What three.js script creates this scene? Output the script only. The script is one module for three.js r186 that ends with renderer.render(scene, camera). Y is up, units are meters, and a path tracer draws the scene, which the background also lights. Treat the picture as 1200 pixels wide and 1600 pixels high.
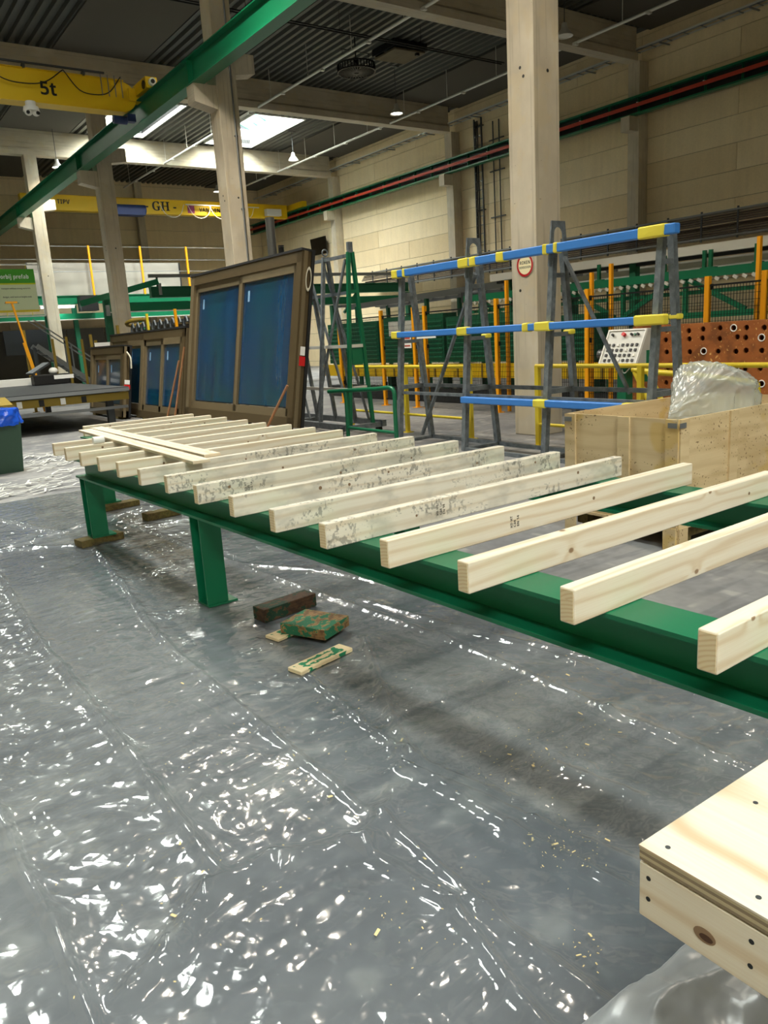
import * as THREE from 'three';
import { mergeGeometries, mergeVertices } from 'three/addons/utils/BufferGeometryUtils.js';
import { RoundedBoxGeometry } from 'three/addons/geometries/RoundedBoxGeometry.js';
import { RectAreaLightUniformsLib } from 'three/addons/lights/RectAreaLightUniformsLib.js';
import { ImprovedNoise } from 'three/addons/math/ImprovedNoise.js';
import { FontLoader } from 'three/addons/loaders/FontLoader.js';
import { TextGeometry } from 'three/addons/geometries/TextGeometry.js';

// ---------- camera, sky, daylight, exposure ----------
const scene = new THREE.Scene();
const renderer = new THREE.WebGLRenderer({ antialias: true });
renderer.toneMapping = THREE.LinearToneMapping;
renderer.toneMappingExposure = 0.9;
renderer.shadowMap.enabled = true;
RectAreaLightUniformsLib.init();

const camera = new THREE.PerspectiveCamera(2 * Math.atan(800 / 1216) * 180 / Math.PI, 0.75, 0.05, 200);
{
  const yaw = 34.71 * Math.PI / 180, pitch = 12.82 * Math.PI / 180, roll = -3.554 * Math.PI / 180;
  camera.position.set(0, 1.6, 0);
  const fwd = new THREE.Vector3(Math.sin(yaw) * Math.cos(pitch), -Math.sin(pitch), -Math.cos(yaw) * Math.cos(pitch));
  const right = new THREE.Vector3(Math.cos(yaw), 0, Math.sin(yaw));
  const up = new THREE.Vector3().crossVectors(right, fwd);
  const r2 = right.clone().multiplyScalar(Math.cos(roll)).addScaledVector(up, Math.sin(roll));
  const u2 = up.clone().multiplyScalar(Math.cos(roll)).addScaledVector(right, -Math.sin(roll));
  camera.quaternion.setFromRotationMatrix(new THREE.Matrix4().makeBasis(r2, u2, fwd.clone().negate()));
}
scene.add(camera);
scene.background = new THREE.Color(0.82, 0.9, 1.0);

// rooflights: openings in the roof at x0..x1, z0..z1; overcast daylight stands over each opening
const DAY = new THREE.Color(1.0, 0.985, 0.965), DAY_POWER = 85.0;
const SKY_X = [[-3.9, -2.6], [1.4, 2.8], [11.15, 13.5], [16.5, 18.85]];
const SKY_Z = [[-36.6, -31.4], [-17.2, -10.4], [1.8, 8.4]];
const HAS_SKY = (x0, z0) => x0 < 0 ? z0 > 0 : x0 < 5 || z0 < -30;                  // the right nave has rooflights in its far bay only
for (const [x0, x1] of SKY_X) for (const [z0, z1] of SKY_Z) {
  if (!HAS_SKY(x0, z0)) continue;
  const l = new THREE.RectAreaLight(DAY, DAY_POWER, x1 - x0, z1 - z0);
  l.position.set((x0 + x1) / 2, 12.0, (z0 + z1) / 2);
  l.rotation.x = -Math.PI / 2;
  scene.add(l);
}

// ---------- helpers ----------
let seed = 7;
const rnd = () => { seed = (seed * 1664525 + 1013904223) >>> 0; return seed / 4294967296; };
const rr = (a, b) => a + (b - a) * rnd();
const V = (x, y, z) => new THREE.Vector3(x, y, z);
const noise = new ImprovedNoise();
const N = (x, y, z = 0) => noise.noise(x, y, z);
const taken = {};
const numbered = n => { const k = taken[n] = (taken[n] ?? -1) + 1; return k ? `${n}_${String(k).padStart(3, '0')}` : n; };
function boxUV(w, h, d) {
  const g = new THREE.BoxGeometry(w, h, d), u = g.attributes.uv;
  const s = [[d, h], [d, h], [w, d], [w, d], [w, h], [w, h]];
  for (let f = 0; f < 6; f++) for (let i = 0; i < 4; i++) { const k = f * 4 + i; u.setXY(k, u.getX(k) * s[f][0], u.getY(k) * s[f][1]); }
  return g;
}
const cache = {};
const bx = (w, h, d) => cache[`${w}|${h}|${d}`] ??= boxUV(w, h, d);
function rbx(w, h, d, r = 0.004) { return cache[`r${w}|${h}|${d}|${r}`] ??= roundUV(w, h, d, r); }
function roundUV(w, h, d, r) {
  const g = new RoundedBoxGeometry(w, h, d, 2, r), p = g.attributes.position, n = g.attributes.normal, u = g.attributes.uv;
  for (let i = 0; i < p.count; i++) {
    const ax = Math.abs(n.getX(i)), ay = Math.abs(n.getY(i)), az = Math.abs(n.getZ(i));
    if (ax > ay && ax > az) u.setXY(i, p.getZ(i), p.getY(i)); else if (ay > az) u.setXY(i, p.getX(i), p.getZ(i)); else u.setXY(i, p.getX(i), p.getY(i));
  }
  return g;
}
function shiftUV(g, du, dv) { const c = g.clone(), u = c.attributes.uv; for (let i = 0; i < u.count; i++) u.setXY(i, u.getX(i) + du, u.getY(i) + dv); return c; }
class MB {                                   // gathers simple solids into one geometry
  constructor() { this.l = []; }
  add(g) { this.l.push(g.index ? g.toNonIndexed() : g); return this; }
  box(w, h, d, x, y, z, rx = 0, ry = 0, rz = 0) {
    const g = bx(w, h, d).clone();
    if (rx || ry || rz) g.applyMatrix4(new THREE.Matrix4().makeRotationFromEuler(new THREE.Euler(rx, ry, rz)));
    return this.add(g.translate(x, y, z));
  }
  bar(a, b, w, h) {
    const A = V(...a), Bv = V(...b), L = A.distanceTo(Bv), g = boxUV(w, h, L);
    const m = new THREE.Matrix4().lookAt(Bv, A, Math.abs(Bv.y - A.y) > 0.95 * L ? V(0, 0, 1) : V(0, 1, 0));
    return this.add(g.applyMatrix4(m).translate(...A.clone().add(Bv).multiplyScalar(0.5).toArray()));
  }
  cyl(a, b, r, seg = 8, r2 = r) {
    const A = V(...a), Bv = V(...b), L = A.distanceTo(Bv), g = new THREE.CylinderGeometry(r2, r, L, seg);
    g.applyQuaternion(new THREE.Quaternion().setFromUnitVectors(V(0, 1, 0), Bv.clone().sub(A).normalize()));
    return this.add(g.translate(...A.clone().add(Bv).multiplyScalar(0.5).toArray()));
  }
  tube(pts, r, n = 24, seg = 6) { return this.add(new THREE.TubeGeometry(new THREE.CatmullRomCurve3(pts.map(p => V(...p))), n, r, seg)); }
  geo() { return this.l.length > 1 ? mergeGeometries(this.l) : this.l[0]; }
}
const mb = () => new MB();
const bar = (a, b, w, h) => mb().bar(a, b, w, h).geo();
const cyl = (a, b, r, s, r2) => mb().cyl(a, b, r, s, r2).geo();
function put(parent, name, geo, mat, pos, rot) {
  const m = new THREE.Mesh(geo, mat); m.name = parent === scene ? numbered(name) : name;
  if (pos) m.position.set(...pos); if (rot) m.rotation.set(...rot);
  m.castShadow = m.receiveShadow = true; parent.add(m); return m;
}
function tag(o, label, category, group) { o.userData.label = label; o.userData.category = category; if (group) o.userData.group = group; return o; }
function thing(name, label, category, pos = [0, 0, 0], group) {
  const g = new THREE.Group(); g.name = numbered(name); g.position.set(...pos); scene.add(g); return tag(g, label, category, group);
}
function struct(name, geo, mat, pos, rot) { const m = put(scene, name, geo, mat, pos, rot); m.userData.kind = 'structure'; return m; }
function structGroup(name) { const g = new THREE.Group(); g.name = name; g.userData.kind = 'structure'; scene.add(g); return g; }
const sub = (o, label) => { o.userData.label = label; return o; };
const ORD = ['nearest', 'second nearest', 'third nearest', 'fourth nearest', 'fifth nearest', 'sixth nearest', 'seventh nearest', 'eighth nearest', 'ninth nearest', 'tenth nearest', 'eleventh nearest', 'twelfth nearest', 'thirteenth nearest', 'fourteenth nearest', 'fifteenth nearest', 'third farthest', 'second farthest', 'farthest'];

// ---------- procedural textures ----------
const PERM = new Uint8Array(512); { const p = [...Array(256).keys()]; for (let i = 255; i > 0; i--) { const j = Math.floor(rnd() * (i + 1)); [p[i], p[j]] = [p[j], p[i]]; } for (let i = 0; i < 512; i++) PERM[i] = p[i & 255]; }
function tn(x, y, px, py) {                  // value noise that repeats every px, py cells
  const xi = Math.floor(x), yi = Math.floor(y), fx = x - xi, fy = y - yi, m = (a, n) => ((a % n) + n) % n;
  const h = (a, b) => PERM[PERM[m(a, px) & 255] + (m(b, py) & 255)] / 255;
  const sx = fx * fx * (3 - 2 * fx), sy = fy * fy * (3 - 2 * fy);
  return (h(xi, yi) * (1 - sx) + h(xi + 1, yi) * sx) * (1 - sy) + (h(xi, yi + 1) * (1 - sx) + h(xi + 1, yi + 1) * sx) * sy;
}
function fbm(u, v, cx, cy, oct) { let s = 0, a = 0.5, t = 0; for (let o = 0; o < oct; o++) { s += a * tn(u * cx + o * 17.3, v * cy + o * 9.1, cx, cy); t += a; a *= 0.55; cx *= 2; cy *= 2; } return s / t; }
function tex(w, h, fn, size, srgb = true, float = false) {  // fn(u, v) gives [r, g, b] 0..1; size: metres covered [u, v]
  const d = float ? new Float32Array(w * h * 4) : new Uint8Array(w * h * 4);
  for (let y = 0; y < h; y++) for (let x = 0; x < w; x++) { const c = fn(x / w, y / h), k = (y * w + x) * 4; for (let i = 0; i < 3; i++) d[k + i] = float ? c[i] : Math.max(0, Math.min(255, c[i] * 255)); d[k + 3] = float ? 1 : 255; }
  const t = new THREE.DataTexture(d, w, h, THREE.RGBAFormat, float ? THREE.FloatType : THREE.UnsignedByteType); t.wrapS = t.wrapT = THREE.RepeatWrapping; t.magFilter = THREE.LinearFilter; t.minFilter = THREE.LinearMipmapLinearFilter; t.generateMipmaps = true;
  if (srgb) t.colorSpace = THREE.SRGBColorSpace; if (size) t.repeat.set(1 / size[0], 1 / size[1]); t.needsUpdate = true; return t;
}
const mixc = (a, b, t) => a.map((x, i) => x + (b[i] - x) * t), sat = x => Math.max(0, Math.min(1, x)), rgb = h => [h >> 16, h >> 8 & 255, h & 255].map(x => x / 255);
const step = (a, b, x) => { const t = sat((x - a) / (b - a)); return t * t * (3 - 2 * t); };

const floorTex = tex(1024, 1024, (u, v) => {
  const a = fbm(u, v, 5, 5, 5), b = fbm(u + .37, v + .11, 30, 30, 3), c = fbm(u, v, 90, 90, 2), s = fbm(u, v, 8, 60, 3);
  let col = mixc(rgb(0x6b6c6f), rgb(0x8f8e8c), sat((a - .28) * 2));
  col = mixc(col, rgb(0xaaa7a0), .5 * step(.6, .78, b)); col = mixc(col, rgb(0x55575c), .35 * step(.62, .8, s));
  return col.map(x => x * (.93 + .14 * c));
}, [5, 5]);
const floorRough = tex(512, 512, (u, v) => { const a = .5 + .35 * fbm(u + .2, v, 8, 8, 5); return [a, a, a]; }, [5, 5], false);
const concTex = tex(512, 1024, (u, v) => {
  const a = fbm(u, v, 4, 6, 5), s = fbm(u, v, 40, 3, 3), p = fbm(u + .5, v, 60, 120, 1), b = fbm(u, v + .3, 9, 14, 3);
  let col = mixc(rgb(0xb5ab97), rgb(0xd5ccb8), sat(a * 1.5 - .25)); col = mixc(col, rgb(0x968d7b), .35 * step(.6, .8, s)); col = mixc(col, rgb(0xc8b896), .4 * step(.58, .75, b));
  return p > .985 ? mixc(col, rgb(0x6b6456), .6) : col;
}, [2, 4]);
const wallTex = tex(512, 512, (u, v) => { const a = fbm(u, v, 4, 4, 4), s = fbm(u, v, 30, 2, 3), c = fbm(u, v, 100, 100, 2); return mixc(rgb(0xe6d3ab), rgb(0xf0e0be), sat(a * 1.3 - .1)).map(x => x * (.96 + .05 * s + .04 * c)); }, [4, 4]);
function woodFn(base, dark, opt = {}) {
  const kn = opt.knots ?? [];
  return (u, v) => {
    let w = v * 9 + 1.3 * fbm(u, v, 3, 4, 3) + .25 * fbm(u, v, 8, 30, 2), k = 0;
    for (const [ku, kv, r] of kn) { const du = (u - ku) * 4, dv = v - kv, d = Math.hypot(du, dv * 1.4); w += .9 * Math.exp(-d * d / (r * r * 9)) * Math.sign(dv || 1); k = Math.max(k, 1 - step(r * .5, r, d)); }
    const ring = Math.pow(.5 + .5 * Math.sin(w * 6.283), 3), fine = fbm(u, v, 12, 220, 2);
    let c = mixc(base, dark, .42 * ring + .22 * (fine - .5)); c = mixc(c, rgb(0x7a5a3c), .75 * k);
    if (opt.dirt) { const d = fbm(u + .13, v + .4, 14, 7, 4), st = fbm(u, v, 160, 60, 1), gate = fbm(u + .6, v, 9, 3, 2); c = mixc(c, rgb(0x8f8d84), opt.dirt * .4 * step(.45, .85, d)); const sm = fbm(u + .3, v, 110, 20, 3); c = mixc(c, rgb(0x55534d), .42 * step(.58, .7, sm) * step(.56, .7, gate) + .3 * step(.8, .9, st) * step(.5, .6, gate)); }
    return c;
  };
}
const KN = [[.12, .3, .03], [.37, .62, .035], [.58, .2, .025], [.83, .75, .03]];
const pineTex = tex(1024, 512, woodFn(rgb(0xe3d8c4), rgb(0xc4a67e), { knots: KN }), [2, .5]);
const pineDirtyTex = tex(1024, 512, woodFn(rgb(0xded6c6), rgb(0xbfaa8c), { knots: [[.2, .7, .03], [.66, .35, .03]], dirt: .9 }), [2, .5]);
const veneerTex = tex(1024, 512, (u, v) => {
  const w = v * 4 + 2.2 * fbm(u, v, 2, 3, 3) + .5 * Math.exp(-((u - .35) ** 2) * 30) , ring = Math.pow(.5 + .5 * Math.sin(w * 6.283), 6), fine = fbm(u, v, 10, 200, 2);
  return mixc(rgb(0xd9cfbe), rgb(0xb9976c), .6 * ring + .2 * (fine - .5));
}, [1.1, .7]);
const endTex = tex(256, 256, (u, v) => { const d = Math.hypot(u - .4, v + .5) * 16 + .4 * fbm(u, v, 4, 4, 2); return mixc(rgb(0xe9d8b4), rgb(0xc49c66), .35 * Math.pow(.5 + .5 * Math.sin(d * 6.283), 2)); }, [.2, .2]);
const plyTex = tex(1024, 512, (u, v) => {
  const a = woodFn(rgb(0xd9c39a), rgb(0xc2a679), {})(u, v), s = fbm(u, v, 170, 120, 1), g = fbm(u + .3, v, 6, 6, 3), o = fbm(u, v + .7, 5, 5, 3);
  let c = mixc(a, rgb(0xb79c70), .5 * step(.5, .75, g)); if (s > .9 && g > .5) c = mixc(c, rgb(0x5d4325), .85); return mixc(c, rgb(0xc99a2c), .3 * step(.72, .8, o));
}, [2, 1]);
const brownTex = tex(512, 512, (u, v) => { const a = fbm(u, v, 3, 10, 4), b = fbm(u, v, 60, 60, 1), d = fbm(u, v, 5, 5, 4); let c = mixc(rgb(0x8f4f22), rgb(0xb46c34), a); c = mixc(c, rgb(0x5e3618), .5 * step(.55, .75, d)); return b > .93 ? rgb(0xe0b46a) : c; }, [1, 1]);
const galvTex = tex(256, 256, (u, v) => { const a = fbm(u, v, 10, 10, 4), b = fbm(u, v, 50, 50, 1); return mixc(rgb(0x5d656c), rgb(0x8a9298), sat(a * 1.2 + .2 * b - .2)); }, [.6, .6]);
const blockTex = tex(512, 256, (u, v) => { const w = woodFn(rgb(0x8a6a42), rgb(0x5f4527))(u, v), p = fbm(u, v, 6, 4, 4), e = fbm(u + .4, v, 20, 10, 2); let c = mixc(w, rgb(0x4c3420), .5 * step(.45, .7, e)); return p > .6 ? mixc(c, rgb(0x0e6a4b), .88) : p > .575 ? mixc(c, rgb(0xb7a05c), .5) : c; }, [.34, .17]);
const stencilTex = tex(512, 256, (u, v) => {   // offcut with the green outline left by painting round something on it
  const w = woodFn(rgb(0xe8d5ae), rgb(0xcaa876))(u, v), e = .05 * (fbm(u, v, 14, 8, 3) - .5) * 4;
  const d = Math.max(Math.abs(u - .5) - .26, (Math.abs(v - .5) - .16) * .6) + e; return d > 0 && d < .1 + .04 * Math.sin(u * 40) ? mixc(w, rgb(0x0c7a50), .92) : w;
});
const mossTex = tex(256, 128, (u, v) => { const a = fbm(u, v, 6, 4, 4); return mixc(rgb(0x6f6a34), rgb(0x544226), a).map(x => x * (.8 + .4 * fbm(u, v, 30, 12, 2))); }, [.4, .2]);

const filmBlueTex = tex(512, 256, (u, v) => { const a = fbm(u, v, 14, 2, 4), b = fbm(u + .3, v, 5, 3, 3), c = fbm(u, v, 120, 4, 1); return mixc(mixc(rgb(0x082f50), rgb(0x0d4a70), sat(a * 1.2 - .2)), rgb(0x0d4a48), .45 * step(.48, .75, b)).map(x => x * (.96 + .08 * c)); }, [2, 3]);
const WAVES = []; for (let k = 0; k < 26; k++) { const a = rr(0, 6.283), f = rr(4, 17); WAVES.push([Math.round(f * Math.cos(a)), Math.round(f * Math.sin(a)), rnd()]); }
const crinkleTex = tex(1024, 1024, (u, v) => {   // relief of crumpled film: sharp straight creases at many angles, patchy
  const wu = u + .012 * (fbm(u, v, 6, 6, 2) - .5), wv = v + .012 * (fbm(u + .4, v, 6, 6, 2) - .5); let h = .5;
  WAVES.forEach(([a, b, p], k) => { const L = Math.hypot(a, b), t = a * wu + b * wv + p, tri = Math.abs(t - Math.floor(t) - .5) * 2, m = fbm(u + k * .137, v + k * .071, 5, 5, 2); h += 4 * (Math.pow(tri, 1.5) - .4) / L * step(.58, .79, m); });
  return [h, h, h];
}, [1.15, 1.15], false, true);

// ---------- materials ----------
const std = (color, roughness = .6, metalness = 0, extra = {}) => new THREE.MeshStandardMaterial({ color, roughness, metalness, ...extra });
const M = {
  floor: std(0xffffff, .9, 0, { map: floorTex, roughnessMap: floorRough, bumpMap: floorTex, bumpScale: .0006 }),
  conc: std(0xffffff, .85, 0, { map: concTex, bumpMap: concTex, bumpScale: .002 }),
  wall: std(0xffffff, .9, 0, { map: wallTex }), wall2: std(0xf8f6f2, .9, 0, { map: wallTex }), joint: std(0x77705f, .95),
  deck: std(0x555651, .5, .35), flat: std(0x57534a, .9), dark: std(0x1d1f20, .6), black: std(0x0b0b0c, .5),
  green: std(0x0a6b48, .38), greenD: std(0x0b5b3e, .5), white: std(0xe9e8e2, .55), whiteSteel: std(0xd9d8d0, .45, .2),
  yellow: std(0xe0b90c, .45), orange: std(0xf2a40a, .45), rail: std(0xe7cf35, .42), red: std(0xb8402c, .5), redDot: std(0xd21f1f, .4),
  blue: std(0x3f86dc, .42), tape: std(0xf0e04c, .5), galv: std(0xffffff, .48, .35, { map: galvTex }), steel: std(0x8b8f92, .4, .6), steelD: std(0x4c5053, .5, .5),
  pine: std(0xffffff, .7, 0, { map: pineTex }), pineDirty: std(0xffffff, .75, 0, { map: pineDirtyTex }), veneer: std(0xffffff, .7, 0, { map: veneerTex }), end: std(0xffffff, .85, 0, { map: endTex }),
  ply: std(0xffffff, .75, 0, { map: plyTex }), plyEdge: std(0x8a7a63, .9), brown: std(0xffffff, .5, 0, { map: brownTex }),
  block: std(0xffffff, .75, 0, { map: blockTex }), blockDark: std(0x8d7f78, .75, 0, { map: blockTex }), stencil: std(0xffffff, .7, 0, { map: stencilTex }), moss: std(0xffffff, .9, 0, { map: mossTex }),
  bronze: std(0x5d4f36, .42, .3), bronzeL: std(0x7c6e54, .4, .3), gasket: std(0x17181a, .6),
  glassBlue: new THREE.MeshPhysicalMaterial({ color: 0xffffff, map: filmBlueTex, roughness: .2, clearcoat: .5, clearcoatRoughness: .08, specularIntensity: 1 }),
  lamp: std(0xffffff, .5, 0, { emissive: 0xfff8e8, emissiveIntensity: 12 }), tube: std(0xffffff, .5, 0, { emissive: 0xffffff, emissiveIntensity: 3 }),
  screen: std(0x050506, .15), opal: new THREE.MeshPhysicalMaterial({ color: 0xeef5f0, roughness: .2, transmission: 1, thickness: 0, ior: 1.45 }),
  film: new THREE.MeshPhysicalMaterial({ color: 0xe2e7eb, roughness: .1, transmission: .96, thickness: 0, ior: 1.5, bumpMap: crinkleTex, bumpScale: .0045 }),
  bag: new THREE.MeshPhysicalMaterial({ color: 0xe6ebe8, roughness: .25, transmission: .72, thickness: 0, ior: 1.5 }),
  sheetMilky: new THREE.MeshPhysicalMaterial({ color: 0xd3d9df, roughness: .3, transmission: .5, thickness: 0, ior: 1.5, bumpMap: crinkleTex, bumpScale: .004 }),
  bagBlue: new THREE.MeshPhysicalMaterial({ color: 0x1c54cc, roughness: .25, clearcoat: .5 }), bin: std(0x2e4a3a, .55),
  tarp: std(0xa5a198, .85), rubber: std(0x23262a, .55), sticker: std(0xf3f3f0, .6), hazard: std(0x8a7426, .75), twine: std(0xd9d4c2, .8), strip: std(0xe4e4de, .55),
  wire: std(0x14181a, .55, .3), stick: std(0x9a6a45, .7), knot: std(0x7d6248, .8), ink: std(0x57524b, .8), panelGrey: std(0xd5d5cf, .45),
};
M.wallPanels = [M.wall, M.wall2, std(0xf4f1ea, .9, 0, { map: wallTex })];

// ---------- shell ----------
const XL = -7.2, XR = 24.1, ZB = -46.5, ZF = 12, YD = 10.86;
{
  const g = bx(XR - XL + 1, .3, ZF - ZB + 1).clone(); struct('floor', g, M.floor, [(XL + XR) / 2, -.15, (ZB + ZF) / 2]);
}
const ROWS = []; for (let y = .3; y < 11.3; y += .8) ROWS.push(y);
const COLZ = [1.65, -8.05, -17.8, -27.35, -37.0];                 // near faces of the column grid
{
  const w = structGroup('wall_right');
  put(w, 'wall_core', bx(.3, 11.4, ZF - ZB + .6), M.joint, [XR + .18, 5.6, (ZB + ZF) / 2]);
  const ends = [ZF, 1.4, -8.3, -18.05, -27.6, -37.25, ZB];
  for (let b = 0; b < ends.length - 1; b++) {
    const z1 = ends[b], z0 = ends[b + 1], L = z1 - z0;
    for (let r = 0; r <= ROWS.length; r++) {
      const y0 = r ? ROWS[r - 1] : 0, y1 = r < ROWS.length ? ROWS[r] : 11.3; if (y1 - y0 < .05) continue;
      const cut = z0 + L * [.36, .71, .36, .62][r % 4], pieces = r % 5 == 4 ? [[z0, z1]] : [[z0, cut], [cut, z1]];
      for (const [a, c] of pieces) put(w, 'wall_panel', bx(.12, +(y1 - y0 - .014).toFixed(3), +(c - a - .014).toFixed(3)), M.wallPanels[(r * 7 + b * 3 + (a > z0 ? 1 : 0)) % 3], [XR + .06, (y0 + y1) / 2, (a + c) / 2]);
    }
  }
}
{
  const w = structGroup('wall_back');
  put(w, 'wall_core', bx(XR - XL + .6, 11.4, .3), M.joint, [(XL + XR) / 2, 5.6, ZB - .18]);
  const ends = [XL, 1, 8.6, 16.4, XR];
  for (let b = 0; b < 4; b++) for (let r = 0; r <= ROWS.length; r++) {
    const y0 = r ? ROWS[r - 1] : 0, y1 = r < ROWS.length ? ROWS[r] : 11.3, a = ends[b], c = ends[b + 1];
    if (y1 - y0 > .05) put(w, 'wall_panel', bx(+(c - a - .014).toFixed(3), +(y1 - y0 - .014).toFixed(3), .12), M.wallPanels[(r + b) % 3], [(a + c) / 2, (y0 + y1) / 2, ZB - .06]);
  }
  for (const x of [1, 16.4]) put(w, 'wall_post', bx(.4, 10.9, .35), M.conc, [x, 5.45, ZB + .175]);
}
struct('wall_left', bx(.4, 11.4, ZF - ZB + .6), M.wall, [XL - .2, 5.7, (ZB + ZF) / 2]);
struct('wall_front', bx(XR - XL + .6, 11.4, .4), M.wall, [(XL + XR) / 2, 5.7, ZF + .2]);

// roof: trapezoid deck with rooflight openings, flat soffit boards beside the supports, insulation slab above
{
  const xs = [XL, ...SKY_X.flat(), XR], zs = [ZB, ...SKY_Z.flat(), ZF], slab = mb(), deck = [];
  const FLAT = [[7.55, 10.4], [20.6, XR]];
  const profile = (x0, x1) => { const p = [], P = .3, D = .1; for (let k = Math.floor(x0 / P) - 1; k * P < x1 + P; k++) for (const [o, y] of [[0, 0], [.11, 0], [.15, D], [.26, D]]) p.push([k * P + o, y]); const out = []; const at = x => { for (let i = 0; i < p.length - 1; i++) if (x >= p[i][0] && x <= p[i + 1][0]) return p[i][1] + (p[i + 1][1] - p[i][1]) * (x - p[i][0]) / Math.max(1e-6, p[i + 1][0] - p[i][0]); return 0; }; out.push([x0, at(x0)]); for (const q of p) if (q[0] > x0 + 1e-4 && q[0] < x1 - 1e-4) out.push(q); out.push([x1, at(x1)]); return out; };
  for (let i = 0; i < xs.length - 1; i++) for (let j = 0; j < zs.length - 1; j++) {
    const x0 = xs[i], x1 = xs[i + 1], z0 = zs[j], z1 = zs[j + 1];
    if (SKY_X.some(s => s[0] === x0 && s[1] === x1) && SKY_Z.some(s => s[0] === z0 && s[1] === z1) && HAS_SKY(x0, z0)) continue;
    slab.box(x1 - x0, .2, z1 - z0, (x0 + x1) / 2, YD + .21, (z0 + z1) / 2);
    const pr = profile(x0, x1), pos = [], nor = [], uv = [];
    for (let k = 0; k < pr.length - 1; k++) {
      const [a, ya] = pr[k], [b, yb] = pr[k + 1], n = V(yb - ya, -(b - a), 0).normalize();
      for (const [x, y, z] of [[a, ya, z0], [b, yb, z0], [b, yb, z1], [a, ya, z0], [b, yb, z1], [a, ya, z1]]) { pos.push(x, YD + y, z); nor.push(n.x, n.y, n.z); uv.push(x, z); }
    }
    const g = new THREE.BufferGeometry(); g.setAttribute('position', new THREE.Float32BufferAttribute(pos, 3)); g.setAttribute('normal', new THREE.Float32BufferAttribute(nor, 3)); g.setAttribute('uv', new THREE.Float32BufferAttribute(uv, 2)); deck.push(g);
  }
  const c = structGroup('ceiling');
  put(c, 'steel_deck', mergeGeometries(deck), M.deck); put(c, 'roof_slab', slab.geo(), M.dark);
  for (const [a, b] of FLAT) for (let k = 0; k < 6; k++) { const z1 = [ZF, 1.1, -8.6, -18.3, -27.9, -37.5][k], z0 = [1.7, -8.0, -17.75, -27.3, -36.95, ZB][k]; put(c, 'soffit_board', bx(b - a, .04, z1 - z0 > 0 ? z1 - z0 : z1 - z0), M.flat, [(a + b) / 2, YD - .03, (z0 + z1) / 2]); }
  // rooflights with white upstands and a ribbed barrel vault
  let n = 1;
  for (const [x0, x1] of SKY_X) for (const [z0, z1] of SKY_Z) {
    if (!HAS_SKY(x0, z0)) continue;
    const w = structGroup('window_' + n++), xm = (x0 + x1) / 2, W = x1 - x0;
    for (const [s, x] of [[-1, x0], [1, x1]]) put(w, 'upstand', bx(.06, .8, z1 - z0 + .12), M.white, [x + s * .03, YD + .36, (z0 + z1) / 2]);
    for (const [s, z] of [[-1, z0], [1, z1]]) put(w, 'upstand', bx(W, .8, .06), M.white, [xm, YD + .36, z + s * .03]);
    const R = 2.2, a = Math.asin(W / 2 / R), yc = YD + .74 - R * Math.cos(a), k = Math.round((z1 - z0) / .9), dz = (z1 - z0) / k;
    for (let i = 0; i < k; i++) {
      const g = new THREE.CylinderGeometry(R, R, dz - .01, 14, 1, true, Math.PI - a, 2 * a); g.rotateX(Math.PI / 2); 
      const p = put(w, 'vault_pane', g, M.opal, [xm, yc, z0 + dz * (i + .5)]); p.castShadow = false;
    }
    for (let i = 0; i <= k; i++) { const b = mb(); for (let q = 0; q < 10; q++) { const f = t => [xm + R * Math.sin(-a + 2 * a * t), yc + R * Math.cos(-a + 2 * a * t), z0 + dz * i]; b.bar(f(q / 10), f((q + 1) / 10), .05, .05); } put(w, 'glazing_bar', b.geo(), M.greenD); }
  }
}

// ---------- concrete frame ----------
const COLN = ['', 'thick concrete column beside the blue-barred rack', 'concrete column with grey conduit behind the large bronze window', 'concrete column rising behind the small bronze windows', 'distant concrete column beside the green banner'];
COLZ.forEach((zc, i) => {
  if (i === 0) return;
  const c = thing('concrete_column', COLN[i], 'column', [8.7, 0, zc - .25], 'concrete columns of the middle row');
  put(c, 'shaft', new RoundedBoxGeometry(.5, 9.85, .5, 2, .015).translate(0, 4.925, 0), M.conc);
  { const s = c.children[0].geometry, p = s.attributes.position, u = s.attributes.uv, n = s.attributes.normal; for (let k = 0; k < p.count; k++) u.setXY(k, (Math.abs(n.getX(k)) > .5 ? p.getZ(k) : p.getX(k)) + i * .7, p.getY(k) + i * 1.3); }
  const cor = mb().add(new THREE.ExtrudeGeometry(new THREE.Shape([[0, 0], [-.55, .12], [-.55, .5], [0, .5]].map(q => new THREE.Vector2(...q))), { depth: .4, bevelEnabled: false }).translate(-.25, 6.85, -.2)).geo();
  put(c, 'corbel', cor, M.conc);
  const cor2 = mb().add(new THREE.ExtrudeGeometry(new THREE.Shape([[0, 0], [.52, .08], [.52, .48], [0, .48]].map(q => new THREE.Vector2(...q))), { depth: .4, bevelEnabled: false }).translate(.25, 7.63, -.2)).geo();
  put(c, 'corbel', cor2, M.conc);
  if (i === 2) { const p = mb().cyl([.1, 1, .28], [.1, 9.8, .28], .022); for (let y = 1.5; y < 9.5; y += 1.6) p.box(.08, .03, .05, .1, y, .265); put(c, 'conduit', p.geo(), M.steel); }
  for (const [y, z] of [[4.9, .06], [2.1, -.08], [5.02, 0]]) put(c, 'form_hole', cyl([-.252, y, z], [-.25, y, z], .022, 10), M.dark);
  put(c, 'form_hole', cyl([.02, 4.95, .25], [.02, 4.95, .252], .024, 10), M.dark);
});
const BEAML = ['', 'dark concrete roof beam crossing above the thick concrete column', 'concrete roof beam over the conduit column near top right', 'shadowed concrete roof beam in front of the rooflight', 'daylit concrete roof beam behind the rooflight'];
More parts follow.
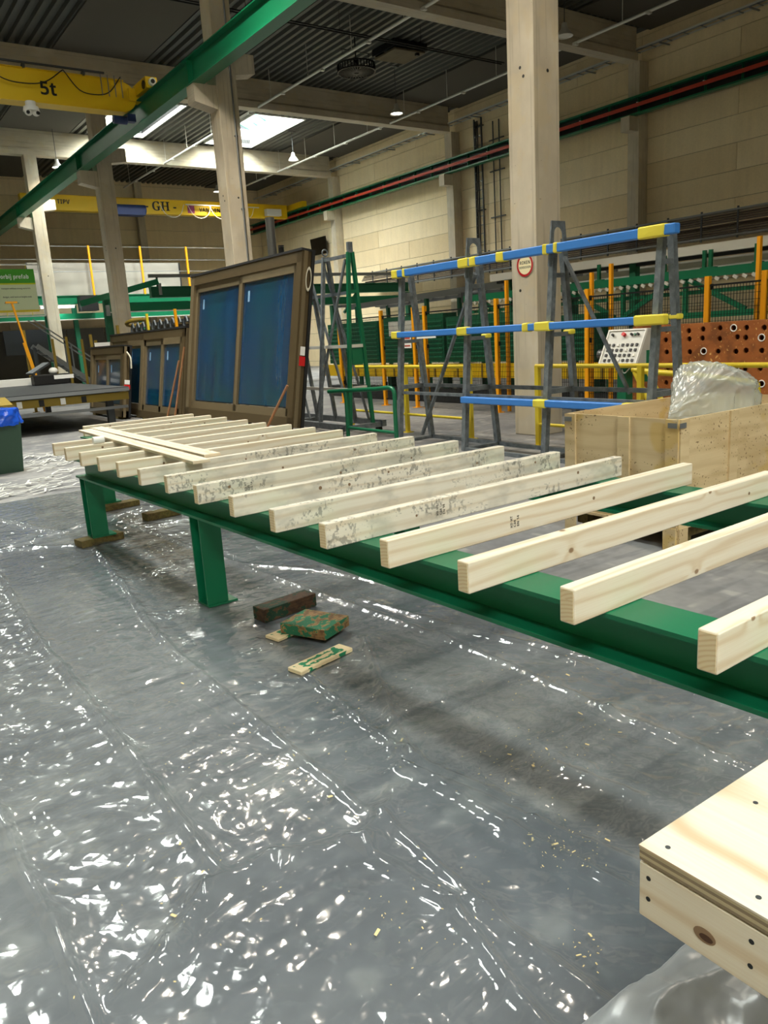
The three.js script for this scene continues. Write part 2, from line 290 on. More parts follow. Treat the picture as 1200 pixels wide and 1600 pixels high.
COLZ.forEach((zc, i) => {
  if (i === 0) return;
  const z = zc - .25, t = thing('roof_beam', BEAML[i], 'beam', [0, 9.85, z], 'concrete roof beams');
  const prof = new THREE.Shape([[-.22, 0], [.22, 0], [.22, .22], [.15, .3], [.15, 1.0], [-.15, 1.0], [-.15, .3], [-.22, .22]].map(q => new THREE.Vector2(...q)));
  put(t, 'beam_body', new THREE.ExtrudeGeometry(prof, { depth: 23.6 - XL, bevelEnabled: false }).rotateY(Math.PI / 2).translate(XL, 0, 0), M.conc);
});
const WCL = ['', 'concrete wall column near the right edge of the picture', 'concrete wall column right of the thick concrete column', 'concrete wall column beside the vertical cable ladder', 'concrete wall column beside the black screen'];
COLZ.forEach((zc, i) => {
  if (i === 0) return;
  const t = thing('wall_column', WCL[i], 'column', [23.85, 0, zc - .2], 'concrete columns along the panelled wall');
  put(t, 'shaft', bx(.46, 9.85, .45).clone().translate(0, 4.925, 0), M.conc);
  put(t, 'corbel', bx(.45, .45, .36).clone().translate(-.45, 7.93, 0), M.conc);
});

// ---------- crane rails ----------
{
  const t = thing('crane_rail', 'long green steel crane rail resting on the column brackets', 'crane rail', [8.02, 7.35, 0]);
  const L = ZF - ZB - .2, zc = (ZF + ZB) / 2;
  put(t, 'bottom_flange', bx(.3, .025, L), M.green, [0, .0125, zc]); put(t, 'web', bx(.016, .5, L), M.green, [0, .275, zc]); put(t, 'top_flange', bx(.3, .025, L), M.green, [0, .537, zc]); put(t, 'rail_head', bx(.06, .05, L), M.steelD, [0, .575, zc]);
  for (const zz of COLZ.slice(1)) for (const s of [-1, 1]) put(t, 'stiffener', bx(.14, .49, .014), M.green, [s * .075, .27, zz - .25]);
  for (const zz of COLZ.slice(1)) put(t, 'packing', bx(.2, .02, .2), M.black, [0, -.0, zz - .25]);
}
{
  const t = thing('wall_crane_rail', 'green crane rail with red conductor bar along the panelled wall', 'crane rail', [23.42, 8.16, 0]);
  const L = ZF - ZB - .2, zc = (ZF + ZB) / 2;
  put(t, 'bottom_flange', bx(.26, .05, L), M.green, [0, .03, zc]); put(t, 'web', bx(.016, .5, L), M.black, [.09, .28, zc]); put(t, 'top_flange', bx(.26, .06, L), M.green, [0, .54, zc]);
  sub(put(t, 'conductor_bar', bx(.05, .11, L), M.red, [-.15, .27, zc]), 'red conductor bar');
  for (let z = 4; z > -45; z -= 2.4) put(t, 'bracket', bx(.16, .03, .05), M.white, [-.08, .34, z]);
  for (let z = 4; z > -45; z -= 1.2) put(t, 'stiffener', bx(.12, .46, .014), M.green, [-.05, .28, z]);
}

// ---------- bridge cranes ----------
const font = await new FontLoader().loadAsync('fonts/droid/droid_sans_bold.typeface.json');
const serif = await new FontLoader().loadAsync('fonts/droid/droid_serif_bold.typeface.json');
const text = (s, size, f = font) => { const g = new TextGeometry(s, { font: f, size, depth: .006, curveSegments: 4, bevelEnabled: false }); g.computeBoundingBox(); return g; };
{
  const z = -21.7, t = thing('bridge_crane', 'yellow bridge crane girder marked 5t at the upper left', 'crane', [0, 7.6, z]);
  put(t, 'girder', bx(14.6, .72, .36), M.yellow, [.3, .37, 0]); put(t, 'top_plate', bx(14.6, .02, .46), M.yellow, [.3, .74, 0]); put(t, 'bottom_plate', bx(14.6, .02, .46), M.yellow, [.3, 0, 0]);
  put(t, 'end_carriage', bx(.3, .26, 1.5), M.yellow, [8.02, .52, .3]); put(t, 'girder_end', cyl([7.55, .37, -.172], [7.55, .37, .172], .35, 24), M.yellow); put(t, 'end_carriage', bx(.3, .34, 2.4), M.yellow, [-6.8, .5, .3]);
  for (const dz of [-.3, .9]) put(t, 'wheel', cyl([7.85, .49, dz], [8.19, .49, dz], .1, 16), M.black);
  put(t, 'joint_plate', bx(.3, .3, .3), M.yellow, [7.85, .42, .1]);
  put(t, 'capacity_lettering', text('5t', .3), M.black, [5.52, .2, .184]);
  const cab = mb(); for (const [a, b, s] of [[4.2, 6.1, .35], [6.1, 7.5, .42], [2.2, 4.2, .35]]) cab.tube([[a, .78, .3], [(a * 3 + b) / 4, .78 - s, .3], [(a + b) / 2, .72 - s, .3], [(a + b * 3) / 4, .8 - s, .3], [b, .78, .3]], .014, 20, 5);
  put(t, 'festoon_cable', cab.geo(), M.black);
  put(t, 'cable_track', bx(13.8, .04, .05), M.steelD, [.2, .83, .3]); for (let x = -6; x < 7.4; x += 1.4) put(t, 'track_bracket', bx(.05, .1, .2), M.steelD, [x, .78, .22]);
  put(t, 'drive_motor', mb().cyl([7.25, -.18, .1], [7.6, -.18, .1], .1, 14).box(.2, .18, .2, 7.72, -.12, .1).geo(), std(0x1b2f5c, .5));
  put(t, 'buffer_cap', cyl([8.02, .52, 1.05], [8.02, .52, 1.15], .09, 14), M.white); put(t, 'buffer_core', cyl([8.02, .52, 1.15], [8.02, .52, 1.17], .05, 14), M.black);
  const rack = mb(); for (let k = 0; k < 4; k++) rack.box(.02, .5, .02, 7.0 + k * .17, .55, .3); put(t, 'cable_guide', rack.geo(), M.steel);
}
{
  const t = thing('dome_camera', 'white twin-lens dome camera hanging under the yellow girder', 'camera', [5.25, 7.36, -21.5]);
  put(t, 'mount', cyl([0, .1, 0], [0, .24, 0], .12, 20), M.white);
  put(t, 'housing', mb().cyl([0, .02, 0], [0, .12, 0], .19, 24, .17).geo(), M.white);
  for (const s of [-1, 1]) { const l = put(t, 'lens_ball', new THREE.SphereGeometry(.095, 18, 12), M.white, [s * .085, 0, .05]); put(l, 'lens', cyl([s * .02, -.03, .075], [s * .035, -.045, .11], .04, 14), M.black); }
}
{
  const t = thing('far_bridge_crane', 'yellow bridge crane lettered GH in front of the back wall', 'crane', [0, 8.3, -41]);
  put(t, 'girder', bx(14, .68, .4), M.yellow, [15.9, .34, 0]); put(t, 'top_plate', bx(14, .02, .5), M.yellow, [15.9, .69, 0]); put(t, 'end_carriage', bx(.3, .28, 3), M.yellow, [23.3, .6, 0]); put(t, 'end_carriage', bx(.3, .3, 3), M.yellow, [9.0, .1, 0]);
  put(t, 'maker_lettering', text('- GH -', .44, serif), M.black, [14.75, .16, .203]); put(t, 'dealer_lettering', text('VAN DEN BROEK', .2), M.black, [17.65, .18, .203]); put(t, 'dealer_logo', bx(.38, .38, .01), std(0x8a2f63, .6), [17.2, .28, .205]); put(t, 'type_lettering', text('TIPV', .2), M.black, [10.5, .3, .203]);
  put(t, 'hoist_body', mb().box(1.8, .3, .6, 13.6, -.05, .6).cyl([12.9, .1, .6], [14.6, .1, .6], .22, 14).geo(), std(0x1a2f63, .5));
  put(t, 'cabinet', bx(.9, .34, .3), M.panelGrey, [21.9, .25, .4]); put(t, 'cable_track', bx(4.2, .05, .06), M.whiteSteel, [18.9, .46, .5]);
  const c = mb(); for (const a of [15.4, 16.9, 18.1, 19.4]) c.tube([[a, .45, .5], [a + .3, -.05, .5], [a + .7, -.2, .5], [a + 1.1, 0, .5], [a + 1.3, .45, .5]], .02, 16, 5); put(t, 'festoon_cable', c.geo(), M.twine);
}

// ---------- lamps ----------
function highBay(x, z, y, label, on = true, power = 60) {
  const t = thing('high_bay_lamp', label, 'lamp', [x, y, z], 'high bay lamps');
  const pts = [[.02, .34], [.07, .33], [.09, .2], [.2, .06], [.24, 0], [.225, 0], [.19, .05], [.085, .18]].map(p => new THREE.Vector2(...p));
  put(t, 'reflector', new THREE.LatheGeometry(pts, 24), M.whiteSteel);
  put(t, 'lamp_disc', new THREE.CylinderGeometry(.2, .2, .02, 24).translate(0, .04, 0), on ? M.lamp : M.white);
  put(t, 'hanger', cyl([0, .33, 0], [0, YD - y + .06, 0], .012), M.steelD); put(t, 'ceiling_plate', bx(.36, .02, .1), M.steelD, [0, YD - y - .01, 0]);
  if (on) { const l = new THREE.SpotLight(0xfff1dc, power, 0, 1.25, .5, 2); l.position.set(x, y - .01, z); l.target.position.set(x, 0, z); l.castShadow = true; l.shadow.radius = 8; scene.add(l, l.target); }
}
highBay(18.46, -24.29, 9.3, 'lit bell lamp below the dark roof beam near picture top');
highBay(19.3, -33.37, 9.62, 'lit bell lamp in front of the daylit roof beam');
highBay(18.3, -39.7, 9.3, 'lit lamp just above the far yellow crane');
highBay(18.28, -16.24, 9.3, 'unlit round lamp hanging right of the thick concrete column', false);
highBay(9.7, -20.39, 9.3, 'bright lamp seen just above the green crane rail');
highBay(9.63, -36.51, 9.3, 'small lit lamp beside the top of the distant column');
[[-14, 'far', 240], [-6, 'middle', 110], [3, 'near', 60]].forEach(([z, w, pw]) => highBay(5.6, z, 9.3, `high bay lamp over the timber table above the picture, ${w} one of three`, true, pw));
[[-8, 'far'], [1, 'near']].forEach(([z, w]) => highBay(18.4, z, 9.3, `high bay lamp over the machine hall above the picture, ${w} one of two`, w === 'far'));

// ---------- things under the roof ----------
for (const [x, lab] of [[14.55, 'pale suspended pipe crossing behind the conduit column'], [20.45, 'pale suspended pipe running along the bright wall side']]) {
  const t = thing('suspended_pipe', lab, 'pipe', [x, 9.9, 0]);
  put(t, 'pipe', cyl([0, 0, -43], [0, 0, -6], .045, 10), M.whiteSteel);
  for (let z = -42; z < -6; z += 2.6) { put(t, 'hanger_rod', cyl([0, .03, z], [0, YD - 9.9, z], .012, 6), M.whiteSteel); put(t, 'clip', bx(.12, .05, .1), M.whiteSteel, [0, -.05, z + .9]); }
}
{
  const t = thing('ceiling_fan', 'dark caged ceiling fan hanging under the ribbed roof', 'fan', [15.65, 9.95, -22.6]);
  const cage = mb(); for (const y of [-.1, .1]) for (let k = 0; k < 28; k++) { const a = k / 28 * 6.2832, b = (k + 1) / 28 * 6.2832; cage.bar([.6 * Math.cos(a), y, .6 * Math.sin(a)], [.6 * Math.cos(b), y, .6 * Math.sin(b)], .04, .04); }
  for (let k = 0; k < 36; k++) { const a = k / 36 * 6.2832; cage.bar([.6 * Math.cos(a), -.1, .6 * Math.sin(a)], [.6 * Math.cos(a), .1, .6 * Math.sin(a)], .025, .025); cage.bar([.08 * Math.cos(a), -.12, .08 * Math.sin(a)], [.6 * Math.cos(a), -.1, .6 * Math.sin(a)], .022, .022); }
  put(t, 'cage', cage.geo(), M.black); put(t, 'motor', cyl([0, -.05, 0], [0, .3, 0], .09, 14), M.black);
  for (let k = 0; k < 5; k++) put(t, 'blade', bx(.5, .012, .26).clone().rotateX(.35).translate(.3, 0, 0), M.dark, [0, 0, 0], [0, k * 1.2566, 0]);
  put(t, 'hanger', mb().cyl([0, .3, 0], [0, YD - 9.95, 0], .02).cyl([.5, .1, 0], [.5, .5, 0], .008).cyl([-.5, .1, 0], [-.5, .5, 0], .008).bar([-.55, .5, 0], [.55, .5, 0], .02, .02).geo(), M.black);
}
{
  const t = thing('smoke_hatch', 'pale mottled roof hatch panel hanging beside the ceiling fan', 'roof hatch', [17.5, 10.55, -22.7]);
  put(t, 'hatch_panel', rbx(1.25, .06, 1.15, .01), std(0x8d8777, .9, 0, { map: concTex }), [0, .05, 0], [0, 0, .03]); put(t, 'hatch_frame', mb().box(1.35, .2, .06, 0, .2, .6).box(1.35, .2, .06, 0, .2, -.6).box(.06, .2, 1.2, .65, .2, 0).box(.06, .2, 1.2, -.65, .2, 0).geo(), M.black);
  put(t, 'opener', bx(.12, .1, .1), M.black, [.35, 0, .5]);
}
{
  const t = thing('ceiling_conduit', 'pair of thin dark pipes crossing under the ribbed roof', 'pipe', [0, 10.25, -21]);
  for (const dz of [0, .14]) put(t, 'pipe', cyl([1, 0, dz], [20.5, 0, dz], .022, 8), M.black);
  for (let x = 2; x < 20; x += 3) put(t, 'hanger_rod', cyl([x, 0, .07], [x, YD - 10.25, .07], .008, 5), M.black);
}
{
  const t = thing('wall_cable_tray', 'cable ladder tray running high along the panelled wall', 'cable tray', [23.75, 10.2, 0]);
  for (const s of [-.2, .2]) put(t, 'side_rail', bx(.02, .05, 38), M.whiteSteel, [s, 0, -27]); for (let z = -45; z < -9; z += .6) put(t, 'rung', bx(.4, .02, .03), M.steel, [0, -.02, z]); put(t, 'cables', mb().cyl([-.02, .02, -45], [-.02, .02, -9], .025).geo(), M.steel);
  for (let z = -44; z < -9; z += 3) put(t, 'wall_bracket', bx(.55, .03, .05), M.steel, [.1, -.06, z]);
}
{
  const t = thing('cable_ladder', 'vertical cable ladder fixed to the wall beside the wall column', 'cable ladder', [23.98, 4, -26.05]);
  for (const s of [-.22, .22]) put(t, 'side_rail', bx(.07, 6.1, .04), M.steelD, [0, 3.05, s]); for (let y = .15; y < 6; y += .35) put(t, 'rung', bx(.03, .03, .44), M.steel, [0, y, 0]);
  for (const y of [.5, 2.5, 4.5, 5.8]) put(t, 'wall_bracket', bx(.14, .04, .5), M.steelD, [.06, y, 0]);
  put(t, 'cables', mb().cyl([-.03, 0, -.1], [-.03, 6, -.1], .03).cyl([-.03, 0, 0], [-.03, 6, 0], .03).geo(), M.black);
}
for (const [z, l] of [[-25.2, 'left'], [-24.85, 'right']]) { const t = thing('wall_pipe', `thin vertical pipe on the wall, ${l} one beside the cable ladder`, 'pipe', [24.03, 3.5, z]); put(t, 'pipe', cyl([0, 0, 0], [0, 6.3, 0], .025), M.steelD); for (const y of [.8, 2.6, 4.4, 5.6]) put(t, 'pipe_clip', bx(.06, .04, .5), M.steelD, [.02, y, 0]); }
{ const t = thing('wall_screen', 'black flat screen mounted on the bright wall', 'screen', [23.8, 6.62, -39.1]); put(t, 'screen_panel', rbx(.08, .9, 1.6, .01), M.screen, [0, 0, 0], [0, 0, .1]); put(t, 'wall_mount', bx(.25, .2, .3), M.black, [.15, 0, 0]); }

// ---------- green table frame and joists ----------
{
  const t = thing('steel_table_frame', 'green painted steel table frame carrying the timber joists', 'table frame', [1.9, 0, -1.1]); t.rotation.y = .038;
  const beam = (name, x, z0, z1, y0 = .58, y1 = .74, w = .18) => {
    const L = z1 - z0, zc = (z0 + z1) / 2, p = new THREE.Group(); p.name = name; t.add(p);
    put(p, 'top_flange', bx(w, .016, L), M.green, [x, y1 - .008, zc]); put(p, 'web', bx(.012, y1 - y0 - .03, L), M.green, [x, (y0 + y1) / 2, zc]); put(p, 'bottom_flange', bx(w, .016, L), M.green, [x, y0 + .008, zc]);
    return p;
  };
  beam('long_beam', 0, -5.75, 2.2); beam('long_beam', 1.6, -5.75, 2.2);
  for (const z of [1.5, -2.6, -5.66]) { const c = beam('cross_beam', 0, 0, 1.42, .585, .735, .12); c.rotation.y = Math.PI / 2; c.position.set(.09, 0, z); }
  const leg = (x, z, y0) => {   // H section post with foot plate
    const p = new THREE.Group(); p.name = 'leg'; p.position.set(x, 0, z); t.add(p);
    for (const s of [-1, 1]) put(p, 'flange', bx(.14, .58 - y0 - .012, .012), M.green, [0, (.58 + y0) / 2 + .006, s * .064]); put(p, 'web', bx(.01, .58 - y0 - .012, .118), M.green, [0, (.58 + y0) / 2 + .006, 0]);
    put(p, 'foot_plate', bx(.2, .012, .16), M.green, [.03, y0 + .006, 0]);
  };
  leg(0, -3.42, .006); leg(0, -5.66, .066); leg(1.6, -3.42, .006); leg(1.6, -5.66, .006); leg(0, 1.5, .006); leg(1.6, 1.5, .006);
}
{
  const t = thing('end_table_frame', 'short green steel frame under the farthest joists', 'table frame', [2.2, 0, -8.2]); t.rotation.y = .038;
  for (const x of [0, 1.05]) { const p = new THREE.Group(); p.name = 'beam'; t.add(p); put(p, 'top_flange', bx(.16, .016, 1.3), M.green, [x, .732, .25]); put(p, 'web', bx(.012, .13, 1.3), M.green, [x, .66, .25]); put(p, 'bottom_flange', bx(.16, .016, 1.3), M.green, [x, .588, .25]);
    for (const [z, y0] of [[-.05, .06], [.8, .006]]) { if (z > 0 && x === 0) continue; const l = new THREE.Group(); l.name = 'leg'; t.add(l); const h = .58 - y0; for (const s of [-1, 1]) put(l, 'flange', bx(.14, h, .012), M.green, [x, y0 + h / 2, z + s * .06]); put(l, 'web', bx(.01, h, .11), M.green, [x, y0 + h / 2, z]); put(l, 'foot_plate', bx(.2, .012, .16), M.green, [x + .02, y0 + .006, z]); } }
}
const JL = [[1.643, -1.02], [1.651, -1.475], [1.62, -1.9], [1.603, -2.33], [1.582, -2.745], [1.567, -3.17], [1.573, -3.63], [1.573, -4.1], [1.575, -4.57], [1.553, -5.0], [1.553, -5.46], [1.539, -5.88], [1.519, -6.3], [1.514, -6.74], [1.525, -7.2], [2.12, -7.72], [2.13, -8.14], [2.14, -8.56]];
const JLEN = [2.0, 2.0, 2.0, 2.0, 2.0, 1.96, 1.94, 1.95, 1.92, 1.91, 1.89, 1.88, 1.9, 1.86, 1.88, 1.29, 1.28, 1.23];
const dirty = k => k >= 4 && k <= 9;
function joistGeo(L, k) {
  const g = roundUV(L, .11, .056, .005); return shiftUV(g, k * .613, k * .137 + .05);
}
JL.forEach(([x, z], k) => {
  const L = JLEN[k], note = dirty(k) ? 'smudged pale joist' : 'clean pine joist';
  const t = thing('timber_joist', `${note} lying across the green frame, ${ORD[k]} of the row`, 'joist', [x, .74, z], 'timber joists on the green frame');
  t.rotation.y = .028 + (rnd() - .5) * .012;
  put(t, 'board', joistGeo(L, k), dirty(k) ? M.pineDirty : M.pine, [L / 2, .055, 0]);
  for (const [s, xx] of [[-1, -.0006], [1, L + .0006]]) sub(put(t, 'end_grain', shiftUV(bx(.0012, .1, .046), k * .21, k * .33), M.end, [xx, .055, 0]), 'sawn end grain');
  const nk = 1 + Math.floor(rnd() * 3); for (let q = 0; q < nk; q++) { const kx = rr(.15, L - .15), ky = rr(.03, .085); put(t, 'knot', cyl([kx, ky, .028], [kx, ky, .0285], rr(.006, .011), 10), M.knot); }
});
// faint stamped print on three joists
for (const [i, fx] of [[4, .62], [3, .66], [7, .3]]) {
  const j = scene.children.find(o => o.name === `timber_joist_${String(i).padStart(3, '0')}`), g = [];
  ['KD HT', 'C24', 'EN 14'].forEach((w, r) => { const l = new TextGeometry(w, { font, size: .013, depth: .0006, curveSegments: 2, bevelEnabled: false }); g.push(l.translate(0, -r * .02, 0)); });
  put(j, 'stamp_print', mergeGeometries(g).rotateZ(Math.PI / 2), M.ink, [fx, .03, .0283]);
}
for (const [a, b, y, l] of [[[2.0, -7.95], [1.92, -4.83], .85, 'front'], [[2.135, -8.05], [2.09, -5.05], .85, 'rear']]) {
  const dx = b[0] - a[0], dz = b[1] - a[1], L = Math.hypot(dx, dz);
  const t = put(scene, 'loose_plank', shiftUV(roundUV(L, .022, .12, .003), l === 'front' ? .3 : .9, .2), M.pine, [(a[0] + b[0]) / 2, y + .0115, (a[1] + b[1]) / 2], [0, -Math.atan2(dz, dx), 0]);
  tag(t, `thin pale plank laid across the far joists, ${l} one of two`, 'plank', 'loose planks on the joists');
}
tag(put(scene, 'tape_roll', mb().cyl([0, 0, 0], [.09, 0, 0], .03, 16).geo(), M.sticker, [1.75, .88, -6.75]), 'small white roll lying on a joist near the loose planks', 'roll');

// ---------- wooden blocks ----------
function slabBlock(name, label, w, h, d, x, y, z, ry, mat, cat = 'block') {
  const g = roundUV(w, h, d, .004); if (mat === M.stencil) { const u = g.attributes.uv; for (let i = 0; i < u.count; i++) u.setXY(i, u.getX(i) / w + .5, u.getY(i) / d + .5); } else { const c = shiftUV(g, x, z); g.attributes.uv = c.attributes.uv; }
  return tag(put(scene, name, g, mat, [x, y + h / 2, z], [0, ry, 0]), label, cat, 'wooden blocks on the floor');
}
slabBlock('wood_block', 'dark brown block with green paint, farther of the painted pair', .38, .08, .12, 2.02, .006, -4.02, .12, M.blockDark);
slabBlock('wood_block', 'brown block with green paint drips resting on a pale offcut', .24, .06, .3, 1.98, .026, -3.6, .42, M.block);
slabBlock('painted_offcut', 'pale thin offcut pinned under the painted block', .42, .018, .11, 1.95, .006, -3.72, .22, M.stencil, 'offcut');
slabBlock('painted_offcut', 'pale offcut with a green painted outline, lying in front of blocks', .36, .022, .1, 1.8, .006, -3.24, .22, M.stencil, 'offcut');
slabBlock('timber_packer', 'weathered timber packer under the near leg at table end', .38, .06, .15, 1.69, .006, -6.76, .18, M.moss);
slabBlock('timber_packer', 'weathered timber packer under the short frame leg', .4, .055, .14, 2.28, .005, -8.14, .14, M.moss);
slabBlock('timber_packer', 'mossy timber block lying free on the plastic sheet', .36, .07, .12, 2.44, .006, -7.3, .12, M.moss);

// ---------- plastic sheeting on the floor ----------
const FOLDS = [
  [[.23, -2.86], [.25, -2.17], [.26, -1.4]], [[.82, -6.32], [.74, -4.54], [.74, -2.99], [.73, -2.05]], [[1.28, -4.14], [1.25, -2.74], [1.25, -2.04]],
  [[2.09, -7.26], [2.22, -5.38], [2.43, -3.04], [2.42, -1.94], [2.44, -1.31]], [[1.51, -2.16], [1.56, -1.64], [1.62, -1.19]], [[1.51, -2.16], [1.64, -1.61], [1.74, -1.2]],
  [[2.13, -3.33], [1.8, -2.7], [1.58, -2.21], [1.65, -1.76]], [[1.27, -1.97], [1.24, -1.42], [1.26, -.9]], [[.6, -7.0], [1.3, -7.3], [2.28, -7.86]],
  [[2.55, -3.09], [2.85, -2.23], [2.97, -1.56]], [[2.45, -3.87], [2.69, -2.35]], [[1.65, -3.12], [1.57, -2.2]], [[1.95, -1.8], [2.01, -1.48]], [[1.11, -1.93], [1.18, -1.5], [1.09, -1.0]],
  [[.2, -9], [.24, -6], [.23, -2.86]], [[.0, -7.6], [1.2, -7.0], [1.75, -6.6]], [[1.6, -6.6], [1.45, -5.4], [1.28, -4.14]], [[2.0, -5.6], [2.6, -4.6], [2.9, -3.4]], [[1.2, -8.6], [1.5, -7.4]],
];
const RIDGE = [[.35, -1.78], [.5, -1.86], [.66, -2.0], [.89, -2.0], [1.15, -1.88], [1.4, -2.05]];
const segD = (px, pz, a, b) => { const dx = b[0] - a[0], dz = b[1] - a[1], t = sat(((px - a[0]) * dx + (pz - a[1]) * dz) / (dx * dx + dz * dz)); return [Math.hypot(px - a[0] - t * dx, pz - a[1] - t * dz), t]; };
{
  const x0 = -1.6, x1 = 3.05, z0 = -9.6, z1 = .3, nx = 420, nz = 860, pos = [], uv = [], idx = [];
  for (let j = 0; j <= nz; j++) for (let i = 0; i <= nx; i++) {
    const x = x0 + (x1 - x0) * i / nx, z = z0 + (z1 - z0) * j / nz;
    let h = .004;
    const gate = step(-.15, .35, N(x * .9 + 3, z * .7, 1.7)), wx = x + .05 * N(x * 4, z * 4, 9), wz = z + .05 * N(x * 4 + 7, z * 4, 3);
    const c1 = 1 - Math.abs(N(wx * 6.5, wz * 9, 0)) * 2.4, c2 = 1 - Math.abs(N(wx * 17 + 5, wz * 21, 4)) * 2.2;
    h += (.001 + .004 * gate) * Math.pow(sat(c1), 4) + (.0004 + .0012 * gate) * Math.pow(sat(c2), 3);
    h += .0005 * N(x * 9 + z * 22, z * 40 - x * 18, 2) + .003 * (N(x * 2.2, z * 2.2, 6) + .5);
    for (const f of FOLDS) for (let k = 0; k < f.length - 1; k++) { const [d, t] = segD(x + .015 * N(x * 3, z * 3, 8), z, f[k], f[k + 1]); if (d < .09) h += .014 * Math.exp(-d * d / .0003) + .008 * Math.exp(-d * d / .003); }
    for (let k = 0; k < RIDGE.length - 1; k++) { const [d] = segD(x, z, RIDGE[k], RIDGE[k + 1]); if (d < .2) h += .026 * Math.exp(-d * d / .0016) * (1 + .5 * N(x * 22, z * 22, 5)); }
    const ed = Math.min(x - x0, x1 - x, z - z0, z1 - z); if (ed < .03) h *= .5;
    pos.push(x + .04 * N(z * 1.3, 4.4) * (i === 0 || i === nx ? 1 : 0), Math.max(.002, h), z + (j === 0 ? .08 * N(x * 1.2, 2.2) : 0)); uv.push(x, z);
    if (i < nx && j < nz) { const a = j * (nx + 1) + i, b = a + 1, c = a + nx + 1, d = c + 1; idx.push(a, c, b, b, c, d); }
  }
  const g = new THREE.BufferGeometry(); g.setAttribute('position', new THREE.Float32BufferAttribute(pos, 3)); g.setAttribute('uv', new THREE.Float32BufferAttribute(uv, 2)); g.setIndex(idx); g.computeVertexNormals();
  tag(put(scene, 'plastic_sheet', g, M.film), 'crumpled clear plastic sheet spread over the concrete floor', 'plastic sheet');
}
{ // loose sheet bunched up under the foreground timber
  const nx = 110, nz = 90, pos = [], uv = [], idx = [];
  for (let j = 0; j <= nz; j++) for (let i = 0; i <= nx; i++) {
    const s = i / nx, t = j / nz, x = .8 + 1.05 * s, z = -.99 + .8 * t + .06 * s;
    const prof = Math.sin(Math.PI * Math.min(1, t * 1.25 + .02)) ; let y = .012 + .3 * Math.pow(Math.max(0, prof), .7) * step(-.05, .35, s + .02) * (1 - .3 * step(.7, 1, s));
    y += (.03 * (1 - Math.abs(N(x * 4, z * 7, 3)) * 2.4) + .004 * (1 - Math.abs(N(x * 17, z * 19, 5)) * 2.4)) * step(0, .12, t); pos.push(x + .02 * N(z * 6, x * 6), Math.max(.01, y), z + .02 * N(x * 5, z * 5, 7)); uv.push(x, z);
    if (i < nx && j < nz) { const a = j * (nx + 1) + i, b = a + 1, c = a + nx + 1, d = c + 1; idx.push(a, c, b, b, c, d); }
  }
  const g = new THREE.BufferGeometry(); g.setAttribute('position', new THREE.Float32BufferAttribute(pos, 3)); g.setAttribute('uv', new THREE.Float32BufferAttribute(uv, 2)); g.setIndex(idx); g.computeVertexNormals();
  tag(put(scene, 'bunched_sheet', g, M.sheetMilky), 'bunched milky plastic sheet below the foreground plywood block', 'plastic sheet');
}
{ // wood chips and shavings scattered on the sheet
  const b = mb(); const spots = [[1.63, -1.45, .16, 60], [1.95, -1.9, .3, 60], [1.1, -1.5, .3, 40], [1.4, -2.6, .9, 70], [2.3, -2.2, .5, 40], [.7, -2.2, .6, 30], [1.35, -1.15, .08, 20]];
  for (const [cx, cz, s, n] of spots) for (let k = 0; k < n; k++) { const x = cx + (rnd() + rnd() - 1) * s, z = cz + (rnd() + rnd() - 1) * s, L = rnd() < .12 ? rr(.01, .022) : rr(.003, .007); b.box(L, .0015, L * rr(.2, .5), x, .016 + rr(0, .006), z, rr(-.3, .3), rr(0, 3), rr(-.3, .3)); }
  const o = put(scene, 'wood_chips', b.geo(), std(0xe6cf97, .8)); tag(o, 'pale wood chips and sawdust scattered on the plastic sheet', 'wood chips'); o.userData.kind = 'stuff';
}
{ // tangle of cut strapping on the floor by the bin
  const b = mb();
  for (let k = 0; k < 120; k++) { const far = k < 85, cx = far ? rr(2.3, 3.6) : rr(1.3, 2.3), cz = far ? rr(-13.8, -11.2) : rr(-11, -9.9), a = rr(-.9, .5), L = rr(.15, .45), w = () => rr(-.07, .07); const P = t => [cx + L * (t - .5) * Math.cos(a) + w(), rr(.008, .05), cz + L * (t - .5) * Math.sin(a) + w()]; const q = [P(0), P(.33), P(.66), P(1)]; for (let i = 0; i < 3; i++) b.bar(q[i], q[i + 1], .022, .002); }
  const o = put(scene, 'strapping_scraps', b.geo(), M.strip); tag(o, 'tangle of white strapping scraps on the floor near the bin', 'scraps'); o.userData.kind = 'stuff';
}

